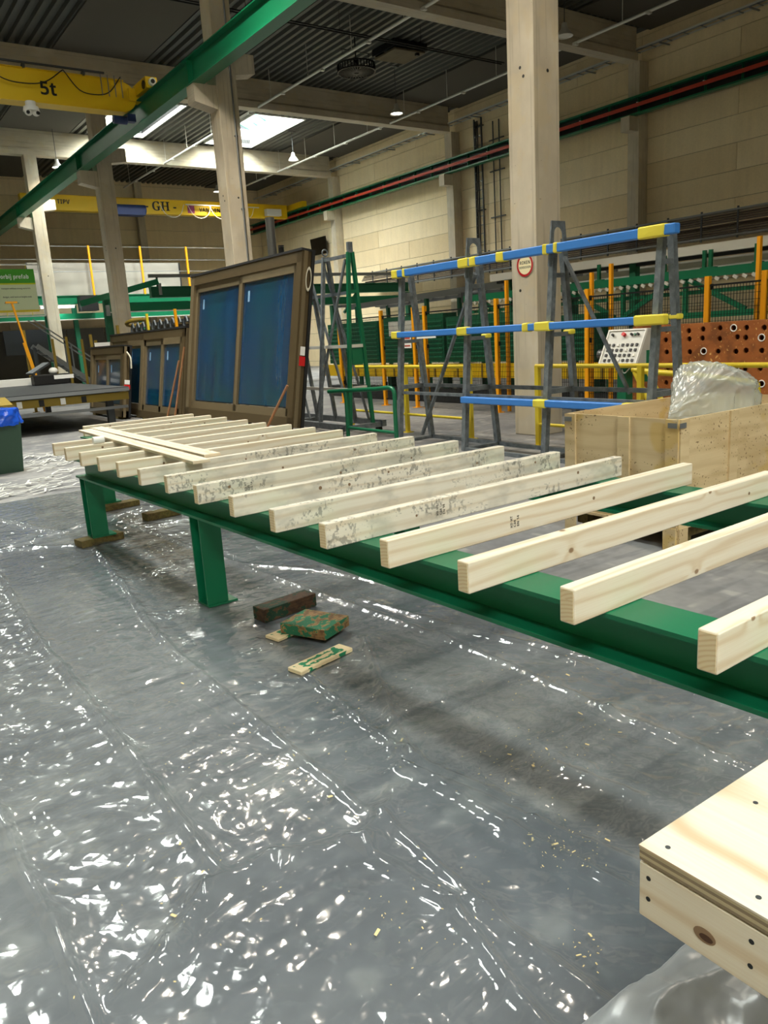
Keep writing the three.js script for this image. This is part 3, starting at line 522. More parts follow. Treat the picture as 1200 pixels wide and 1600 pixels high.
// ---------- foreground timber block ----------
{
  const t = thing('plywood_bench', 'plywood top on timber edge beam with screws, bottom right corner', 'bench', [.93, 0, -.685]);
  const Wx = .7, Wz = 1.1, zc = Wz / 2, g = shiftUV(boxUV(Wz, .0035, Wx), .2, .35);
  put(t, 'face_veneer', g, M.veneer, [Wx / 2 - .0, .7785, zc], [0, Math.PI / 2, 0]);
  for (let k = 0; k < 4; k++) put(t, 'ply_layer', bx(Wx - .002 - (k % 2) * .001, .0055, Wz - .002), k % 2 ? M.plyEdge : std(0xb7a888, .85), [Wx / 2, .774 - k * .0058, zc]);
  const beam = shiftUV(roundUV(Wz, .1, .05, .003), .63, .52); put(t, 'edge_beam', beam, M.pine, [.027, .7, zc], [0, Math.PI / 2, 0]);
  put(t, 'edge_beam', shiftUV(roundUV(Wx, .1, .05, .003), .1, .1), M.pine, [Wx / 2, .7, Wz - .03]);
  put(t, 'rear_beam', shiftUV(roundUV(Wx - .06, .1, .05, .003), .4, .3), M.pine, [Wx / 2 + .03, .7, .027]);
  for (const [x, z] of [[.028, .034], [.24, .058], [.03, .182], [.24, .32], [.03, .36]]) put(t, 'screw_head', cyl([x, .7802, z], [x, .7812, z], .0042, 14), M.steelD);
  for (const [y, z] of [[.727, .018], [.689, .018], [.727, .19], [.686, .19], [.727, .4], [.689, .4]]) put(t, 'screw_hole', cyl([.0015, y, z], [.0035, y, z], .0042, 12), M.dark);
  { const k = new THREE.CylinderGeometry(.016, .016, .0015, 24).rotateZ(Math.PI / 2).scale(1, .75, 1.15); sub(put(t, 'knot', k, std(0x8d7258, .9), [.0018, .688, .118]), 'large brown knot'); put(t, 'knot_core', new THREE.CylinderGeometry(.007, .007, .0018, 16).rotateZ(Math.PI / 2).scale(1, .8, 1.6), std(0x4f3524, .95), [.0012, .686, .121]); }
  for (const [x, z] of [[.6, .95], [.6, .1], [.3, 1.0]]) put(t, 'leg', bx(.07, .65, .07), M.pine, [x, .325, z]);
}

// ---------- plywood crate and bag ----------
{
  const t = thing('plywood_crate', 'large open plywood crate standing behind the joists', 'crate', [4.63, 0, -3.13]);
  const Lx = 1.75, Lz = 1.02, y0 = .15, y1 = .92, h = y1 - y0, ym = (y0 + y1) / 2;
  const side = (name, w, x, z, ry, k) => put(t, name, shiftUV(boxUV(w, h, .014), k * .37, k * .21), M.ply, [x, ym, z], [0, ry, 0]);
  side('side_panel', Lx, Lx / 2, -.02, 0, 1); side('side_panel', Lx, Lx / 2, -Lz + .02, 0, 2); side('end_panel', Lz - .04, .02, -Lz / 2, Math.PI / 2, 3); side('end_panel', Lz - .04, Lx - .02, -Lz / 2, Math.PI / 2, 4);
  put(t, 'base_panel', bx(Lx, .02, Lz), M.ply, [Lx / 2, y0 + .01, -Lz / 2]);
  for (const x of [.06, .66, 1.26, 1.69]) put(t, 'batten', shiftUV(boxUV(.1, h, .016), x, .3), M.ply, [x, ym, -.005]);
  for (const z of [-.06, -.46, -.96]) put(t, 'batten', shiftUV(boxUV(.016, h, .1), z, .6), M.ply, [.005, ym, z]);
  for (const x of [.06, 1.69]) put(t, 'leg', shiftUV(boxUV(.1, .16, .02), x, 0), M.ply, [x, .08, -.0]); for (const z of [-.06, -.96]) put(t, 'leg', shiftUV(boxUV(.02, .16, .1), z, 0), M.ply, [.0, .08, z]);
  for (const z of [-.12, -.5, -.9]) put(t, 'pallet_bearer', bx(Lx - .1, .1, .1), M.moss, [Lx / 2 + .02, .1, z]); for (const z of [-.12, -.5, -.9]) for (const x of [.2, .9, 1.55]) put(t, 'pallet_foot', bx(.14, .05, .1), M.moss, [x, .025, z]);
  for (const [x, z] of [[-.012, -.05], [-.012, -.97]]) put(t, 'corner_clip', mb().box(.004, .035, .07, x + .002, .88, z).geo(), M.steel); put(t, 'corner_clip', bx(.07, .035, .004), M.steel, [.03, .88, .006]);
}
{
  const g = new THREE.IcosahedronGeometry(1, 24), p = g.attributes.position, q = V(0, 0, 0);
  const top = x => .03 + .29 * sat((x + .44) / .36) - .18 * sat((x + .04) / .45);
  for (let i = 0; i < p.count; i++) {
    q.fromBufferAttribute(p, i).normalize(); const cr = v => 1 - 2 * Math.abs(v), n = .05 * cr(N(q.x * 2.4, q.y * 2.4 + 3, q.z * 2.4)) + .03 * cr(N(q.x * 6, q.y * 6, q.z * 6 + 5)) + .012 * cr(N(q.x * 15, q.y * 15, q.z * 15));
    const sx = Math.sign(q.x) * Math.pow(Math.abs(q.x), q.x < 0 ? 1.5 : .9), x = sx * .44, w = .03 + .25 * sat((x + .44) / .5) * (1 - .3 * step(.2, .45, x));
    const z = Math.sign(q.z) * Math.pow(Math.abs(q.z), .75) * w * (1 + n * 3), y = q.y > 0 ? Math.pow(q.y, .45) * top(x) * (1 + n * 2) : q.y * .12 * (1 + n); p.setXYZ(i, x * (1 + n), y + .05 * x, z);
  }
  const m = mergeVertices(g); m.computeVertexNormals();
  tag(put(scene, 'plastic_bag', m, M.bag, [5.5, .9, -3.5], [0, 0, 0]), 'clear crumpled plastic bag lying in the plywood crate', 'bag');
}

// ---------- rack with blue padded bars ----------
{
  const t = thing('steel_a_frame_rack', 'grey steel rack with blue padded bars and yellow tape', 'rack', [6.9, 0, -7.95]);
  const zs = [-1.47, 0, 1.45, 2.9];
  zs.forEach((z, k) => {
    put(t, 'front_leg', bar([0, 0, z], [.2, 2.42, z], .07, .07), M.galv); put(t, 'rear_leg', bar([.62, 0, z], [.36, 2.42, z], .07, .07), M.galv);
    put(t, 'tie', bar([.06, .82, z], [.52, .82, z], .05, .06), M.galv); put(t, 'tie', bar([.15, 1.48, z], [.45, 1.48, z], .05, .05), M.galv); put(t, 'tie', bar([.18, 2.15, z], [.4, 2.15, z], .05, .05), M.galv);
    put(t, 'floor_bar', bar([-.02, .025, z], [.66, .025, z], .07, .04), M.galv);
    if (k === 1 || k === 2) {
      const s = new THREE.Shape(); s.moveTo(-.17, 0); s.lineTo(-.11, .5); s.lineTo(.11, .5); s.lineTo(.17, 0); s.lineTo(.1, 0); s.lineTo(.075, .36); s.absarc(0, .36, .075, 0, Math.PI, false); s.lineTo(-.1, 0); s.closePath();
      put(t, 'lifting_eye', new THREE.ExtrudeGeometry(s, { depth: .02, bevelEnabled: false }), M.galv, [.28, 2.25, z - .01]);
    }
  });
  put(t, 'long_rail', bar([.09, .74, -1.47], [.09, .74, 2.9], .05, .04), M.galv); put(t, 'long_rail', bar([.5, .82, -1.47], [.5, .82, 2.9], .05, .05), M.galv); put(t, 'long_rail', bar([.62, .025, -1.47], [.62, .025, 2.9], .05, .05), M.galv); put(t, 'long_rail', bar([0, .025, 0], [0, .025, 2.9], .05, .05), M.galv);
  put(t, 'brace', bar([.3, 2.3, 0], [.3, .1, -1.3], .05, .03), M.galv); put(t, 'brace', bar([.33, 2.35, 1.5], [.5, .78, 2.3], .05, .03), M.galv);
  const padded = (name, x, y, z0, z1, s) => put(t, name, rbx(s, s, +(z1 - z0).toFixed(3), .015), M.blue, [x, y, (z0 + z1) / 2]);
  padded('blue_bar', .13, 2.44, -1.55, 3.12, .1); padded('blue_bar', .06, 1.58, -1.55, 3.02, .085); padded('blue_bar', -.01, .69, .0, 2.95, .085);
  const wrap = (x, y, z, L, s) => { const g = new RoundedBoxGeometry(s, s, L, 4, .02), p = g.attributes.position; for (let i = 0; i < p.count; i++) { const a = N(p.getX(i) * 30, p.getY(i) * 30, p.getZ(i) * 30 + z * 5); p.setXYZ(i, p.getX(i) * (1 + .12 * a), p.getY(i) * (1 + .12 * a), p.getZ(i) + .01 * a); } g.computeVertexNormals(); put(t, 'yellow_tape', g, M.tape, [x, y, z]); };
  for (const [z, L] of [[-1.5, .14], [-1.28, .06], [0, .2], [.18, .12], [.68, .13], [1.42, .07], [1.58, .06], [2.85, .32]]) wrap(.13, 2.44, z, L, .118);
  for (const [z, L] of [[-1.5, .14], [0, .2], [1.15, .1], [1.42, .24], [2.88, .36]]) wrap(.06, 1.58, z, L, .106);
  for (const [z, L] of [[1.42, .2], [2.78, .34]]) wrap(-.01, .69, z, L, .1);
  for (const [z, y] of [[0, 1.5], [1.45, 1.5], [2.9, 1.6]]) put(t, 'yellow_tape', rbx(.1, .06, .12, .02), M.tape, [.46, y, z]);
  put(t, 'paper_label', bx(.004, .025, .42), M.sticker, [-.001, 1.525, -.72]);
}

// ---------- yellow guard rails ----------
function guard(label, z0, z1, posts, y = 1.07) {
  const t = thing('guard_rail', label, 'guard rail', [7.72, 0, z0], 'yellow tubular guard rails'), L = z1 - z0;
  put(t, 'top_tube', cyl([0, y, 0], [0, y, L], .028, 12), M.rail); put(t, 'low_tube', cyl([0, .3, 0], [0, .3, L], .022, 12), M.rail);
  for (const z of posts) { put(t, 'post', bx(.06, y, .06), M.rail, [0, y / 2, z - z0]); put(t, 'foot_plate', bx(.14, .012, .14), M.rail, [0, .006, z - z0]); }
}
guard('yellow tubular guard rail between green rack and thick column', -12.0, -8.7, [-11.97, -10.3, -8.73]);
guard('yellow tubular guard rail crossing in front of the holed board', -7.4, -2.5, [-7.37, -5.75, -4.1]);
{
  const t = thing('fallen_rail', 'pale yellow bent tube frame leaning behind the crate', 'tube', [8.1, 0, -5.4]);
  put(t, 'tube', mb().tube([[0, 1.0, -.75], [0, .98, -.6], [-.05, .93, .2], [-.1, .86, .9]], .035, 20, 8).geo(), M.rail); put(t, 'strut', cyl([0, .97, -.72], [.05, .03, -.2], .03, 10), M.rail); put(t, 'strut', cyl([-.02, .96, -.5], [.04, .03, -.02], .03, 10), M.rail); put(t, 'strut', cyl([-.1, .86, .9], [0, .03, .95], .03, 10), M.rail);
}

// ---------- control console, holed board ----------
{
  const t = thing('control_console', 'sloping white push-button console on a green post', 'control panel', [8.5, 0, -6.68]);
  put(t, 'post', bx(.14, 1.0, .14), M.green, [.14, .5, .0]); put(t, 'bracket', bx(.06, .4, .12), M.green, [.2, 1.0, .29]); put(t, 'base_plate', bx(.3, .015, .3), M.green, [.14, .008, 0]);
  const s = new THREE.Shape([[-.02, 0], [.3, 0], [.3, .44], [.2, .44]].map(q => new THREE.Vector2(...q)));
  put(t, 'housing', new THREE.ExtrudeGeometry(s, { depth: .6, bevelEnabled: true, bevelSize: .006, bevelThickness: .006, bevelSegments: 1 }).translate(0, 0, -.3), M.panelGrey, [0, 1.03, 0]);
  const P = (v, z) => [-.02 + .22 * v - .012, 1.03 + .44 * v + .004, z], rot = [0, 0, .46];
  for (const [z, r] of [[-.29, 1], [.29, 1]]) put(t, 'bezel', bx(.016, .49, .02), M.white, P(.5, z), [0, 0, -.464]); for (const v of [.02, .98]) put(t, 'bezel', bx(.016, .02, .6), M.white, P(v, 0), [0, 0, -.464]);
  for (let r = 0; r < 4; r++) for (let c = 0; c < 7; c++) put(t, 'push_button', bx(.014, .034, .034), (r * 7 + c) % 5 === 3 ? M.white : M.black, P(.12 + r * .145, -.22 + c * .073), [0, 0, -.464]);
  for (const z of [-.2, .1, .2]) put(t, 'selector_knob', cyl(P(.84, z), P(.84, z).map((v, i) => v + [-.03, .012, 0][i]), .016, 12), M.black);
  put(t, 'stop_button', cyl(P(.84, -.02), P(.84, -.02).map((v, i) => v + [-.035, .016, 0][i]), .026, 14), M.redDot); put(t, 'start_button', cyl(P(.84, .15), P(.84, .15).map((v, i) => v + [-.02, .01, 0][i]), .014, 12), M.green);
  put(t, 'cable', mb().tube([[.12, 1.0, -.02], [.06, .95, .02], [.03, .92, .08], [.08, .98, .12]], .008).geo(), M.white);
}
{
  const t = thing('perforated_board', 'brown plywood board with rows of round holes', 'board', [9.15, .12, -4.95]);
  const W = 2.0, H = 1.38, s = new THREE.Shape([[0, 0], [W, 0], [W, H], [0, H]].map(q => new THREE.Vector2(...q))), spots = [];
  for (const y of [.22, .4, .62, .82, 1.02, 1.18, 1.3].slice(0)) for (const x of [.16, .36, .5, .72, .92, 1.14, 1.3, 1.46, 1.66, 1.86]) { const px = x + rr(-.025, .025), py = y + rr(-.012, .012); spots.push([px, py]); const h = new THREE.Path(); h.absarc(px, py, .034, 0, 6.2832, true); s.holes.push(h); }
  const g = new THREE.ExtrudeGeometry(s, { depth: .03, bevelEnabled: false, curveSegments: 8 }); put(t, 'board', g.rotateY(Math.PI / 2), M.brown);
  put(t, 'rear_board', bx(.02, H, W), M.brown, [.32, H / 2, -W / 2]); put(t, 'cap', bx(.28, .02, W), M.brown, [.17, H - .01, -W / 2]); put(t, 'floor_board', bx(.28, .02, W), M.brown, [.17, .01, -W / 2]); for (const z of [-.01, -W + .01]) put(t, 'side_board', bx(.28, H - .04, .02), M.brown, [.17, H / 2, z]);
  spots.forEach(([x, y], k) => { if (k % 6 === 2) put(t, 'hole_ring', new THREE.TorusGeometry(.04, .007, 6, 16).rotateY(Math.PI / 2), M.sticker, [-.003, y, -x]); });
  put(t, 'edge_post', bx(.1, H + .12, .1), M.steelD, [.03, H / 2 - .06, .06]); put(t, 'edge_post', bx(.1, H + .1, .06), M.steelD, [.06, H / 2 - .06, -W - .03]);
}

// ---------- safety fence ----------
function wireMesh(w, h, sx, sy, r) { const b = mb(); for (let x = 0; x <= w + 1e-6; x += sx) b.box(r, h, r, 0, h / 2, x); for (let y = 0; y <= h + 1e-6; y += sy) b.box(r, r, w, 0, y, w / 2); const g = b.geo(); return g.rotateY(0); }
{
  const t = thing('safety_fence', 'black wire mesh safety fence on orange posts', 'fence', [10.5, 0, 0]);
  const zs = [-16.6, -14.8, -13.6, -13.22, -11.05, -8.88, -6.7, -5.86, -3.9];
  zs.forEach((z, k) => { put(t, 'fence_post', bx(.07, 2.13, .07), M.orange, [0, 1.065, z]); put(t, 'foot_plate', bx(.16, .012, .16), M.orange, [0, .006, z]); for (const y of [.5, 1.3, 1.98]) put(t, 'clamp', bx(.03, .08, .03), M.black, [.02, y, z + .05]); });
  for (let k = 0; k < zs.length - 1; k++) { const w = zs[k + 1] - zs[k] - .08; if (w < .2) continue; put(t, 'mesh_panel', wireMesh(w, 1.85, .045, .09, .006), M.wire, [0, .15, zs[k] + .04]); for (const y of [.15, 2]) put(t, 'panel_frame', bx(.025, .025, +w.toFixed(3)), M.wire, [0, y, zs[k] + .04 + w / 2]); }
  put(t, 'notice_plate', bx(.006, .34, .28), M.sticker, [-.03, 1.45, -13.82]); for (let r = 0; r < 4; r++) put(t, 'notice_line', bx(.004, .03, .2), M.red, [-.034, 1.57 - r * .08, -13.82]);
}
for (const [z, h, l] of [[-11.02, 2.45, 'left of the thick column'], [-8.6, 2.5, 'right of the thick column'], [-6.1, 2.6, 'above the holed board'], [-9.0, 2.4, 'just right of the middle rack frame']]) tag(put(scene, 'light_curtain_post', mb().box(.06, h, .05, 0, h / 2, 0).geo(), M.orange, [10.75, 0, z]), `slim tall yellow sensor post behind fence, ${l}`, 'post', 'sensor posts behind the fence');

// ---------- green production line behind the fence ----------
{
  const t = thing('production_line', 'long green machine line with housings behind the wire fence', 'machine', [11.6, 0, 0]);
  const panels = [[-19, -16.6, 1.95], [-16.5, -14.0, 2.0], [-13.9, -11.7, 1.9], [-11.6, -9.7, 1.75]];
  for (const [a, b, h] of panels) { put(t, 'housing', bx(.4, h - .9, b - a), M.greenD, [.25, .9 + (h - .9) / 2, (a + b) / 2]); for (let y = 1.0; y < h - .1; y += .1) put(t, 'louvre', bx(.03, .05, b - a - .1), M.green, [.04, y, (a + b) / 2], [0, 0, .4]); }
  put(t, 'bed', bx(.5, .12, 16), M.steelD, [.25, .62, -11.2]); put(t, 'base', bx(.4, .3, 16), M.steelD, [.25, .15, -11.2]);
  sub(put(t, 'guard_strip', bx(.05, .3, 16), M.yellow, [-.05, .72, -11.2]), 'yellow guard strip'); for (let z = -19; z < -3.3; z += .8) put(t, 'strip_rib', bx(.03, .28, .04), M.hazard, [-.09, .72, z]);
  for (let z = -18.5; z < -3; z += 2.2) put(t, 'leg', bx(.16, .6, .16), M.greenD, [.2, .3, z]);
  put(t, 'cabinet', bx(.3, .34, 1.0), M.panelGrey, [-.1, 1.72, -15.2]); put(t, 'roller', cyl([.1, 1.0, -9.6], [.1, 1.0, -3.4], .1, 14), M.steel);
}
{
  const t = thing('green_truss', 'green steel lattice girder above the holed board', 'girder', [12.35, 0, 0]);
  put(t, 'top_chord', bx(.14, .14, 14), M.green, [0, 2.28, -7]); put(t, 'low_chord', bx(.14, .1, 14), M.green, [0, 1.6, -7]); put(t, 'middle_rail', bx(.08, .06, 14), M.green, [.1, 1.98, -7]);
  for (let z = -13.5, k = 0; z < -.5; z += 1.3, k++) { put(t, 'diagonal', k % 2 ? bar([0, 1.65, z], [0, 2.22, z + 1.1], .06, .08) : bar([0, 2.22, z], [0, 1.65, z + 1.1], .06, .08), M.green); put(t, 'upright', bx(.07, .6, .07), M.green, [0, 1.94, z]); }
  for (const z of [-13.4, -10.2, -5.4, -.6]) put(t, 'leg', bx(.12, 1.6, .12), M.green, [0, .8, z]);
  const teeth = mb(); for (let z = -13.9; z < -.2; z += .16) teeth.box(.03, .05, .08, -.09, 2.17, z, .5); put(t, 'gear_rack', teeth.geo(), M.whiteSteel);
}
{
  const t = thing('overhead_track', 'grey overhead track with green hangers above the fence', 'track', [13, 0, 0]);
  put(t, 'track', bx(.12, .16, 13), M.whiteSteel, [0, 2.72, -7.3]); put(t, 'lower_track', bx(.1, .1, 13), M.whiteSteel, [.4, 2.5, -7.3]); put(t, 'dark_track', bx(.1, .06, 13), M.dark, [.2, 2.62, -7.3]);
  for (const z of [-12.2, -10.6, -9.1, -8.3, -8.18, -7.35, -6.2, -5]) { put(t, 'hanger', bx(.05, .38, .06), M.green, [-.12, 2.5, z]); put(t, 'hanger_foot', bx(.1, .1, .16), M.green, [-.14, 2.35, z + .04]); }
  for (const z of [-13.4, -10, -5.5, -1.2]) put(t, 'support_post', bx(.14, 2.64, .14), M.greenD, [.2, 1.32, z]);
}
{
  const t = thing('cable_bundle_tray', 'wall tray stacked with brown cables above the machine line', 'cable tray', [23.28, 3.9, -19]);
  put(t, 'tray', bx(.5, .05, 30), M.steel, [0, 0, 0]); put(t, 'tray', bx(.5, .05, 30), M.steel, [0, .72, 0]); const c = mb(); for (let k = 0; k < 9; k++) c.cyl([-.2 + .05 * (k % 5), .06 + .07 * k, -15], [-.2 + .05 * (k % 5), .06 + .07 * k, 15], .028, 6); put(t, 'cables', c.geo(), std(0x5b5147, .8));
  for (let z = -14; z < 15; z += 1.2) put(t, 'bracket', bx(.04, .9, .05), M.steelD, [-.22, .35, z]); put(t, 'duct', bx(.3, .3, 30), M.whiteSteel, [-.1, -.75, 0]); for (let z = -14; z < 15; z += 3) put(t, 'duct_bracket', bx(.45, .05, .06), M.steelD, [.05, -.92, z]);
}

// ---------- gantry and mezzanine at the back ----------
{
  const t = thing('green_gantry', 'green gantry bridge with grey handrail behind the bronze windows', 'gantry', [0, 0, -29]);
  put(t, 'handrail', bx(11.8, .12, .1), M.steel, [16.2, 4.2, 0]); for (let x = 10.6; x < 22.2; x += 2.2) put(t, 'rail_post', bx(.06, .55, .06), M.dark, [x, 3.92, 0]);
  put(t, 'main_beam', bx(11.8, .34, .24), M.greenD, [16.2, 3.62, 0]); put(t, 'beam_flange', bx(11.8, .03, .34), M.green, [16.2, 3.8, 0]); put(t, 'beam_flange', bx(11.8, .03, .34), M.green, [16.2, 3.44, 0]);
  put(t, 'lower_beam', bx(13.6, .3, .2), M.green, [15.4, 3.1, .4]); put(t, 'lower_flange', bx(13.6, .03, .3), M.whiteSteel, [15.4, 2.94, .4]);
  put(t, 'ramp_beam', bar([7.6, 3.25, .6], [10.4, 3.95, .6], .16, .2), M.green); for (const x of [8.6, 12.2, 13.9, 18, 22]) put(t, 'column', bx(.22, 3.4, .22), M.greenD, [x, 1.7, .2]);
  for (const x of [13, 15.8, 18.4]) { put(t, 'brace', bar([x, 2.6, .4], [x + .7, 3.4, .4], .1, .1), M.green); put(t, 'clamp', bx(.5, .1, .3), M.steel, [x, 2.86, .5]); }
  put(t, 'chain_block', mb().box(.12, .36, .12, 8.5, 3.0, .6).cyl([10.5, 3.5, .5], [10.5, 3.9, .5], .06).geo(), M.steel);
}
for (const [z, x0, x1, y0, y1, l] of [[0, 11.8, 22.6, 2.35, 2.62, 'lower']]) {
  const t = thing('transfer_conveyor', 'grey roller conveyor bridge rising behind the middle rack frame', 'conveyor', [14, 0, -17]);
  put(t, 'side_channel', bar([0, 2.5, -4.4], [0, 2.68, 5], .08, .16), M.steel); put(t, 'side_channel', bar([1.2, 2.5, -4.4], [1.2, 2.68, 5], .08, .16), M.steel);
  for (let k = 0; k < 16; k++) put(t, 'roller', cyl([.05, 2.54 + k * .01, -4 + k * .58], [1.15, 2.54 + k * .01, -4 + k * .58], .045, 10), M.whiteSteel); for (const zz of [-4, -.5, 3, 4.8]) for (const x of [0, 1.2]) put(t, 'leg', bx(.1, 2.5, .1), M.greenD, [x, 1.25, zz]);
  put(t, 'motor', mb().box(.3, .25, .3, -.2, 2.4, 1.5).cyl([-.2, 2.45, 1.7], [-.2, 2.45, 2.0], .1).geo(), M.steelD);
}
{
  const t = thing('mezzanine', 'green steel mezzanine deck carrying grey tarpaulin screens', 'platform', [0, 0, -40]);
  put(t, 'edge_beam', bx(21, .36, .2), M.green, [9.2, 4.1, 0]); put(t, 'edge_flange', bx(21, .03, .3), M.green, [9.2, 4.29, 0]); put(t, 'deck', bx(21, .06, 5), M.dark, [9.2, 4.3, -2.6]); put(t, 'lower_beam', bx(21, .26, .2), M.green, [9.2, 3.35, .1]); put(t, 'lower_flange', bx(21, .03, .3), M.whiteSteel, [9.2, 3.2, .1]);
  for (const x of [0, 4.4, 10.4, 13.6, 19]) put(t, 'column', bx(.2, 4.1, .2), M.greenD, [x, 2.05, -.1]);
  for (const x of [2.2, 5.2, 9.4, 11.4, 13.9, 16.3, 18.7]) put(t, 'rail_post', bx(.09, 2.3, .09), M.orange, [x, 5.45, .1]); const wires = mb(); for (const y of [5.4, 5.95, 6.55]) wires.cyl([-1, y, .1], [19.4, y, .1], .014, 5); put(t, 'guard_wire', wires.geo(), M.steel);
  for (const [a, b] of [[8.6, 12.3], [12.6, 16.0]]) { const g = new THREE.PlaneGeometry(b - a, 1.5, 24, 10), p = g.attributes.position; for (let i = 0; i < p.count; i++) p.setZ(i, .08 * N(p.getX(i) * 1.6, p.getY(i) * 1.4, a)); g.computeVertexNormals(); put(t, 'tarpaulin', g, M.tarp, [(a + b) / 2, 5.1, -.3]); for (const x of [a, b]) put(t, 'screen_pole', bx(.06, 1.5, .06), M.dark, [x, 5.1, -.3]); }
  put(t, 'dark_cabinet', bx(.8, .7, .6), M.black, [10.9, 3.9, .6]); for (let k = 0; k < 10; k++) put(t, 'partition_panel', bx(1.96, 2.9, .06), M.flat, [k * 2, 1.46, -4.6]);
  for (const x of [5.9, 8.9]) put(t, 'wall_screen_panel', bx(2.6, 1.2, .1), M.steelD, [x, 2.3, -3]); 
}
{ const t = thing('tube_light', 'bright fluorescent tube light under the mezzanine edge', 'lamp', [9.55, 3.78, -39.62]); put(t, 'light_tube', bx(1.5, .09, .09), M.tube); put(t, 'light_housing', bx(1.6, .05, .14), M.white, [0, .07, 0]); const l = new THREE.PointLight(0xf4f8ff, 2.5, 0, 2); l.position.set(9.55, 3.66, -39.55); l.castShadow = true; scene.add(l); }
{ // banner
  const c = document.createElement('canvas'); c.width = 768; c.height = 432; const x = c.getContext('2d');
  x.fillStyle = '#e4edc4'; x.fillRect(0, 0, 768, 432); x.fillStyle = '#4aa52a'; x.fillRect(0, 0, 768, 140); x.fillStyle = '#d9e021'; x.fillRect(0, 140, 768, 14); x.fillStyle = '#e8cf2e'; x.fillRect(0, 410, 768, 22);
  x.fillStyle = '#ffffff'; x.font = 'bold 58px sans-serif'; x.textAlign = 'right'; x.fillText('Voorbij prefab', 700, 96); x.fillStyle = '#3c4a2a'; x.font = 'bold 20px sans-serif'; x.fillText('transport without strong materials', 700, 200); x.fillText('designs, until work at heights ends', 700, 285); x.fillText('on an installation', 540, 345);
  const tx = new THREE.CanvasTexture(c); tx.colorSpace = THREE.SRGBColorSpace;
  const t = thing('banner_sign', 'green and cream banner lettered Voorbij prefab in a tube frame', 'banner', [6.1, 4.06, -33]);
  const m = std(0xffffff, .6, 0, { map: tx }); put(t, 'banner_sheet', new THREE.PlaneGeometry(2.34, 1.58), m, [0, 0, .012]); put(t, 'backing', bx(2.34, 1.58, .02), M.white);
  put(t, 'frame', mb().bar([-1.36, .95, 0], [1.36, .95, 0], .05, .05).bar([-1.36, -.95, 0], [1.36, -.95, 0], .05, .05).bar([1.36, -.95, 0], [1.36, .95, 0], .05, .05).bar([-1.36, -.95, 0], [-1.36, .95, 0], .05, .05).geo(), M.white);
  for (const px of [-.9, 0, .9]) for (const s of [-1, 1]) put(t, 'tie', bar([px, s * .8, 0], [px, s * .95, 0], .02, .02), M.tape);
  for (const px of [-1.36, 1.36]) put(t, 'stand_post', bx(.08, 3.15, .08), M.greenD, [px, -2.5, -.05]);
}
{
  const t = thing('round_sign', 'round red-ringed sign reading ROKEN VERBODEN on the thick column', 'sign', [8.445, 2.445, -8.27]);
  const c = document.createElement('canvas'); c.width = c.height = 256; const x = c.getContext('2d'); x.fillStyle = '#f7edc4'; x.fillRect(0, 0, 256, 256); x.fillStyle = '#23301c'; x.font = 'bold 54px sans-serif'; x.textAlign = 'center'; x.fillText('ROKEN', 128, 118); x.font = 'bold 38px sans-serif'; x.fillText('VERBODEN', 128, 168);
  const tx = new THREE.CanvasTexture(c); tx.colorSpace = THREE.SRGBColorSpace; put(t, 'plate', new THREE.CircleGeometry(.15, 32).rotateY(-Math.PI / 2), std(0xffffff, .5, 0, { map: tx }), [-.004, 0, 0]);
  put(t, 'red_ring', new THREE.RingGeometry(.128, .16, 40).rotateY(-Math.PI / 2), std(0xb3131b, .5), [-.006, 0, 0]); put(t, 'plate_back', cyl([-.003, 0, 0], [.003, 0, 0], .16, 32), M.white);
}

// ---------- bronze window frames leaning on racks ----------
function leaningWindow(label, x, y, zFar, zNear, H, lean, n, depth = .16) {
  const W = zNear - zFar, t = thing('window_frame', label, 'window', [x, y, zFar], 'bronze window frames leaning on racks'); t.rotation.z = -lean; const f = .15;
  put(t, 'jamb', bx(depth, H, f), M.bronzeL, [0, H / 2, f / 2]); put(t, 'jamb', bx(depth, H, f), M.bronze, [0, H / 2, W - f / 2]); put(t, 'head', bx(depth, f * 1.1, W), M.bronze, [0, H - f * .55, W / 2]); put(t, 'sill', bx(depth, f, W), M.bronze, [0, f / 2, W / 2]);
  put(t, 'top_cover', bx(depth + .03, .035, W + .02), M.gasket, [0, H + .017, W / 2]); put(t, 'edge_cover', bx(depth * .25, H, .03), M.gasket, [depth * .4, H / 2, W + .012]); put(t, 'edge_profile', bx(depth * .3, H, .02), M.bronzeL, [-depth * .2, H / 2, W + .008]);
  if (y > .04) for (const z of [.4, W - .4]) put(t, 'transport_block', bx(depth, y / Math.cos(lean), .2), M.moss, [0, -y / 2, z]);
  const pw = (W - 2 * f) / n;
  for (let k = 0; k < n; k++) {
    const z0 = f + k * pw, s = .1, a = k % 2 ? -.015 : .015;
    put(t, 'sash_stile', bx(.07, H - 2.2 * f, s), M.bronzeL, [a - .03, H / 2, z0 + s / 2]); put(t, 'sash_stile', bx(.07, H - 2.2 * f, s), M.bronze, [a - .03, H / 2, z0 + pw - s / 2]); put(t, 'sash_rail', bx(.07, s * 1.3, pw), M.bronzeL, [a - .03, H - 1.1 * f - s * .65, z0 + pw / 2]); put(t, 'sash_rail', bx(.07, s * 1.3, pw), M.bronzeL, [a - .03, f + s * .65, z0 + pw / 2]);
    put(t, 'gasket', bx(.03, H - 2.2 * f - 2.4 * s, pw - 1.9 * s), M.gasket, [a - .005, H / 2, z0 + pw / 2]); const gl = put(t, 'pane', bx(.024, H - 2.2 * f - 2.7 * s, pw - 2.1 * s), M.glassBlue, [a - .014, H / 2, z0 + pw / 2]); sub(gl, 'pane under blue protective film');
    put(t, 'pane_sticker', bx(.002, .18, .07), std(0x7fa3c4, .6), [a - .0275, H - 2 * f - s - .12, z0 + s + .2]);
  }
  return t;
}
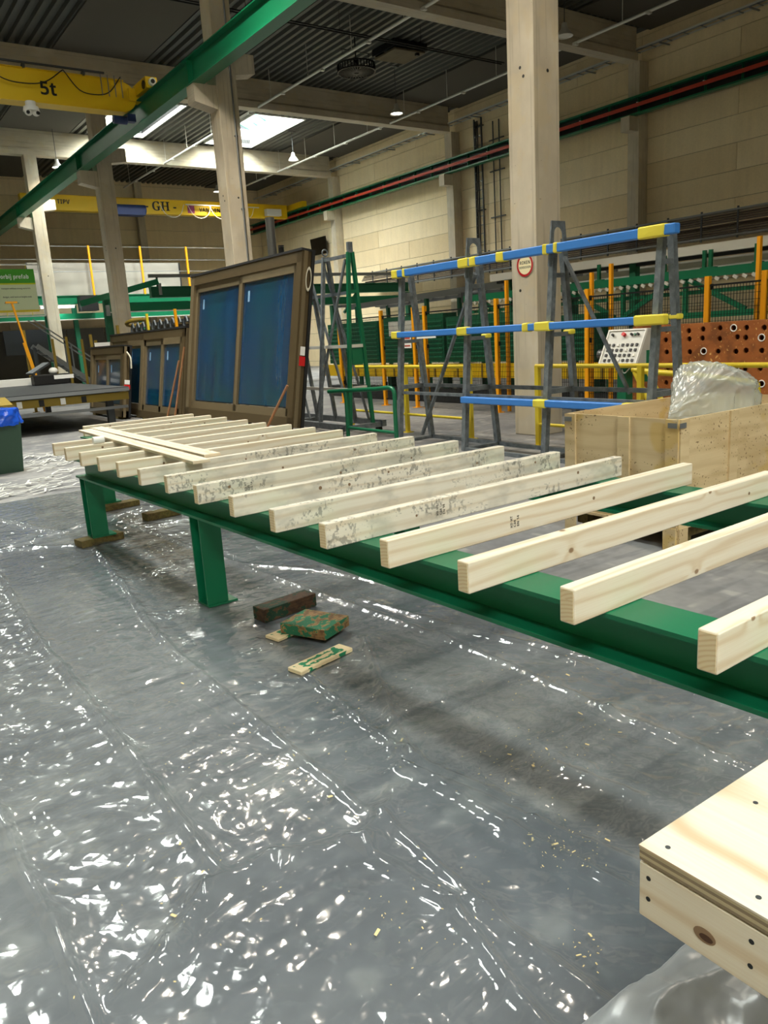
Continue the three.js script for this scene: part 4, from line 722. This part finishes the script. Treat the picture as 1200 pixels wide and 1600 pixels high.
const big = leaningWindow('largest bronze sliding window with two tall blue panes', 5.7, .3, -14.66, -10.4, 2.6, .17, 2, .2);
put(big, 'red_sticker', bx(.1, .14, .004), M.redDot, [-.0, 1.0, 4.282]); put(big, 'white_sticker', bx(.08, .13, .004), M.sticker, [0, 1.15, 4.282]);
put(big, 'strap_loop', new THREE.TorusGeometry(.06, .009, 8, 24).scale(.7, 2.6, 1), M.twine, [.02, 2.2, 4.285]);
leaningWindow('bronze window with two panes left of the largest one', 5.7, .12, -17.6, -15.0, 1.86, .17, 2);
const wa = leaningWindow('lowest bronze window, leftmost in the leaning row', 5.7, .05, -21.5, -18.75, 1.66, .15, 2, .2);
put(wa, 'red_sticker', bx(.14, .1, .004), M.redDot, [.0, .72, 2.785]); put(wa, 'white_sticker', bx(.12, .1, .004), M.sticker, [0, .83, 2.785]); put(wa, 'strap_end', mb().tube([[0, 1.5, 2.8], [-.05, 1.52, 2.9], [0, 1.4, 3.0], [.02, 1.15, 3.02]], .02, 12, 5).geo(), M.twine);
leaningWindow('partly hidden bronze window behind the leftmost one', 6.1, .05, -21.2, -18.45, 1.95, .15, 2);
for (const [z, h, r, l] of [[-14.95, 1.35, .3, 'beside'], [-10.9, .95, .5, 'across the panes of'], [-14.5, 1.6, .2, 'at the far edge of']]) tag(put(scene, 'wood_stick', cyl([0, .01, 0], [.35, h, r], .02, 8), M.stick, [5.25, 0, z]), `thin wooden stick leaning ${l} the largest window`, 'stick', 'sticks leaning on the windows');
{
  const t = thing('comb_rack', 'dark storage rack with upright dividers behind the small windows', 'rack', [6.85, 0, -21]);
  put(t, 'top_beam', bx(.1, .08, 5.2), M.steelD, [.2, 2.2, 2.6]); put(t, 'base_beam', bx(.5, .14, 5.2), M.steelD, [.1, .12, 2.6]);
  for (let k = 0; k < 13; k++) { const z = .1 + k * .41; put(t, 'divider', mb().bar([-.1, .15, z], [-.05, 2.12, z], .05, .04).tube([[-.05, 2.1, z], [-.05, 2.22, z + .06], [-.05, 2.26, z + .16], [-.05, 2.15, z + .22]], .025, 8, 6).bar([.3, .1, z], [.25, 2.2, z], .05, .04).geo(), M.galv); }
  for (const [z, m] of [[1.6, M.rail], [3.5, M.orange], [4.9, M.rail]]) put(t, 'coloured_bar', bx(.05, 1.0, .06), m, [-.12, 1.95, z]); put(t, 'coil', new THREE.TorusGeometry(.25, .05, 8, 20).rotateX(1.3), M.hazard, [.1, 2.3, .1]);
  for (let k = 0; k < 6; k++) put(t, 'stored_sheet', bx(.012, 1.9, 4.9), M.rubber, [.02 + k * .035, 1.14, 2.6]);
}
{
  const t = thing('a_frame_trolley', 'grey A-frame glass trolley with one green end frame', 'trolley', [7.1, 0, -10.75]);
  const A = (z, m, s) => { put(t, 'upright', bar([-.2 * s - .02, .12, z], [-.03, 2.9, z], .055, .055), m); put(t, 'upright', bar([.24 * s, .12, z], [.04, 2.9, z], .055, .055), m); };
  A(0, M.green, 1); for (const z of [-.75, -1.4, -2.05, -2.8, -3.6]) A(z, M.galv, 1.6);
  for (const y of [.78, 1.45, 2.3]) put(t, 'rung', bx(.34 - y * .09, .05, .06), y === 2.3 ? M.green : M.whiteSteel, [.01, y, 0]); put(t, 'green_plate', bx(.2, .26, .02), M.green, [.01, 1.28, 0]);
  for (const y of [.75, 1.45, 2.85]) put(t, 'long_rail', bx(.05, .05, 3.6), y > 2 ? M.galv : M.whiteSteel, [-.14 + y * .04, y, -1.8]); put(t, 'long_rail', bx(.05, .05, 3.6), M.galv, [.1, 2.3, -1.8]);
  put(t, 'brace', bar([-.1, .2, -.1], [-.03, 2.8, -1.3], .03, .04), M.galv); put(t, 'brace', bar([-.03, 2.8, -.1], [-.1, .2, -1.3], .03, .04), M.galv); put(t, 'brace', bar([-.1, .2, -1.5], [-.03, 2.8, -2.6], .03, .04), M.galv); put(t, 'brace', bar([.3, .2, -.2], [.05, 2.8, -.9], .03, .04), M.galv);
  put(t, 'base_rail', bx(.08, .1, 3.8), M.galv, [-.34, .16, -1.8]); put(t, 'base_rail', bx(.08, .1, 3.8), M.galv, [.4, .16, -1.8]); for (const z of [0, -1.9, -3.6]) put(t, 'base_cross', bx(.9, .08, .1), M.galv, [.02, .14, z]);
  for (const z of [-.1, -3.5]) for (const x of [-.36, .42]) put(t, 'castor', cyl([x - .03, .06, z], [x + .03, .06, z], .06, 14), M.black);
  put(t, 'lifting_ring', new THREE.TorusGeometry(.05, .012, 8, 18), M.galv, [0, 2.97, -.75]); put(t, 'lifting_lug', bx(.08, .16, .06), M.galv, [0, 2.97, 0]);
}
{
  const t = thing('green_hand_rail', 'low green tubular rail in front of the green end frame', 'hand rail', [6.62, 0, -9.12]);
  put(t, 'rail', mb().tube([[0, .05, 0], [0, .5, 0], [0, .8, -.0], [0, .84, -.06], [0, .82, -.5], [0, .78, -1.3], [-.05, .76, -1.72]], .032, 50, 10).geo(), M.green); put(t, 'post', cyl([0, .02, -1.3], [0, .77, -1.28], .032, 10), M.green); put(t, 'low_tube', cyl([0, .2, 0], [0, .2, -1.3], .025, 10), M.green); for (const z of [0, -1.3]) put(t, 'foot_plate', bx(.12, .012, .12), M.green, [0, .006, z]);
}

// ---------- left side: bin, assembly table, fence posts ----------
{
  const t = thing('waste_bin', 'dark green bin lined with a blue bag', 'bin', [1.86, 0, -12.3]);
  const g = new THREE.CylinderGeometry(.4, .33, .7, 4, 1).rotateY(Math.PI / 4); put(t, 'bin_body', g.toNonIndexed(), M.bin, [0, .35, 0], [0, .1, 0]); t.children[0].geometry.computeVertexNormals();
  const s = new THREE.CylinderGeometry(.33, .38, .22, 60, 8), p = s.attributes.position; for (let i = 0; i < p.count; i++) { const a = Math.atan2(p.getZ(i), p.getX(i)), k = 1 + .1 * N(Math.cos(a) * 5, Math.sin(a) * 5, p.getY(i) * 12) + .04 * N(a * 9, p.getY(i) * 30, 2); p.setXYZ(i, p.getX(i) * k, p.getY(i) + .03 * N(Math.cos(a) * 4, Math.sin(a) * 4, 7), p.getZ(i) * k); } s.computeVertexNormals(); sub(put(t, 'bag_rim', s, M.bagBlue, [0, .79, 0]), 'crumpled blue bag rim');
  put(t, 'wheel_axle', cyl([-.28, .1, -.3], [.28, .1, -.3], .02), M.black); for (const x of [-.26, .26]) put(t, 'wheel', cyl([x - .03, .1, -.3], [x + .03, .1, -.3], .1, 16), M.black);
}
{
  const t = thing('assembly_table', 'wide dark assembly table with pale edge strip beyond the bin', 'table', [2.6, 0, -20.5]);
  put(t, 'table_top', bx(5.4, .08, 7), M.rubber, [0, .81, 0]); put(t, 'edge_strip', bx(5.4, .07, .05), M.steel, [0, .8, 3.53]); put(t, 'hazard_beam', bx(5.4, .16, .1), M.hazard, [0, .66, 3.4]); for (let k = 0; k < 9; k++) put(t, 'marker_plate', bx(.1, .13, .01), k % 2 ? M.sticker : M.black, [-1.6 + k * .42, .66, 3.456]); put(t, 'lower_beam', bx(5.4, .06, .06), M.steel, [0, .42, 3.3]); for (const z of [-2.2, -.7, .8, 2.3]) put(t, 'underframe', bx(5.3, .12, .1), M.steelD, [0, .7, z]); for (const x of [-2.4, 0, 2.4]) for (const z of [-3, 3]) put(t, 'leg', bx(.14, .77, .14), M.steelD, [x, .385, z]);
  put(t, 'end_bracket', bar([-.2, .68, 4.2], [-.2, .8, 3.5], .9, .1), M.hazard); put(t, 'end_bracket_foot', bx(.1, .66, .1), M.hazard, [-.2, .33, 4.15]);
}
tag(put(scene, 'white_board_stack', mb().box(2.2, .12, .8, 0, .06, 0).box(2.0, .05, .75, .05, .145, .02).geo(), M.white, [3.9, .85, -23.2]), 'pale stack of boards lying on the dark assembly table', 'boards');
{ const t = thing('tool_cart', 'black tool box with white bundle on the assembly table', 'tool box', [4.9, .85, -22.2]); put(t, 'box', rbx(.9, .26, .4, .02), M.black, [0, .13, 0]); put(t, 'label_strip', bx(.5, .1, .01), M.sticker, [.3, .18, .205]); put(t, 'bundle', new THREE.IcosahedronGeometry(.12, 2).scale(1, .8, 1), M.white, [.1, .34, 0]); put(t, 'folded_cover', bar([-.5, .3, 0], [.0, .55, -.2], .3, .05), M.steelD); }
for (const [x, z, h, l] of [[4.9, -24.6, 2.35, 'leftmost'], [6.1, -26.6, 2.1, 'second'], [6.6, -26.9, 2.15, 'third'], [7.1, -27.0, 2.05, 'fourth'], [6.3, -23.0, 2.1, 'fifth'], [6.2, -21.9, 1.7, 'sixth'], [6.9, -22.4, 2.3, 'seventh']]) {
  const t = thing('yellow_fence_post', `slim yellow fence post beyond the assembly table, ${l} from left`, 'post', [x, 0, z], 'yellow fence posts beyond the assembly table'); put(t, 'post', bx(.07, h, .07), M.hazard, [0, h / 2, 0]); put(t, 'foot_plate', bx(.16, .012, .16), M.hazard, [0, .006, 0]);
}
tag(put(scene, 'leaning_yellow_bar', mb().bar([-.35, 3.1, 0], [.02, .9, 0], .05, .05).box(.09, .8, .08, -.12, 1.6, 0, 0, 0, .17).box(.3, .05, .1, -.36, 3.1, 0).bar([.02, .9, 0], [.08, .02, 0], .07, .07).geo(), M.orange, [5.0, 0, -24.3]), 'tall leaning orange lifting bar below the banner', 'lifting bar');
{ const t = thing('stair_flight', 'grey steel stair flight behind the yellow fence posts', 'stairs', [7.2, 0, -30]); for (let k = 0; k < 9; k++) put(t, 'tread', bx(.26, .03, .8), M.steelD, [1.2 - k * .25, .2 + k * .2, 0]); for (const z of [-.4, .4]) { put(t, 'stringer', bar([1.4, .05, z], [-.95, 1.95, z], .05, .16), M.steel); put(t, 'handrail', bar([1.4, 1.0, z], [-.95, 2.85, z], .04, .04), M.steel); put(t, 'rail_post', bx(.04, .9, .04), M.steel, [.2, 1.5, z]); } put(t, 'landing_leg', bx(.1, 1.9, .1), M.steelD, [-.95, .95, 0]); }
{ const t = thing('notice_board', 'white notice sheet on a yellow panel left of the small windows', 'notice', [6.9, 0, -24]); put(t, 'sheet', bx(.5, .75, .01), M.sticker, [0, 1.5, .04]); for (let k = 0; k < 5; k++) put(t, 'print_mark', bx(.3, .05, .006), k % 2 ? M.dark : M.red, [rr(-.06, .06), 1.22 + k * .13, .048]); put(t, 'backing_post', bx(.08, 1.95, .06), M.hazard, [-.2, .975, 0]); }
{ const t = thing('extraction_pipe', 'upright grey extraction pipe with black hose above the windows', 'pipe', [12, 0, -22.5]); put(t, 'pipe', cyl([0, 3.9, 0], [0, 5.3, 0], .14, 18), M.steel); put(t, 'pole', cyl([0, .02, 0], [0, 4.2, 0], .09, 12), M.steel); const h = mb(); for (let k = 0; k < 26; k++) h.cyl([.26, 3.2 + k * .05, .1], [.26, 3.23 + k * .05, .1], .09, 12); h.cyl([.26, .05, .1], [.26, 4.4, .1], .075, 12); put(t, 'hose', h.geo(), M.rubber); put(t, 'yellow_label', bx(.16, .9, .03), M.hazard, [-.1, 3.6, .12]); put(t, 'foot', bx(.5, .02, .5), M.steel, [.1, .01, 0]); }

renderer.render(scene, camera);
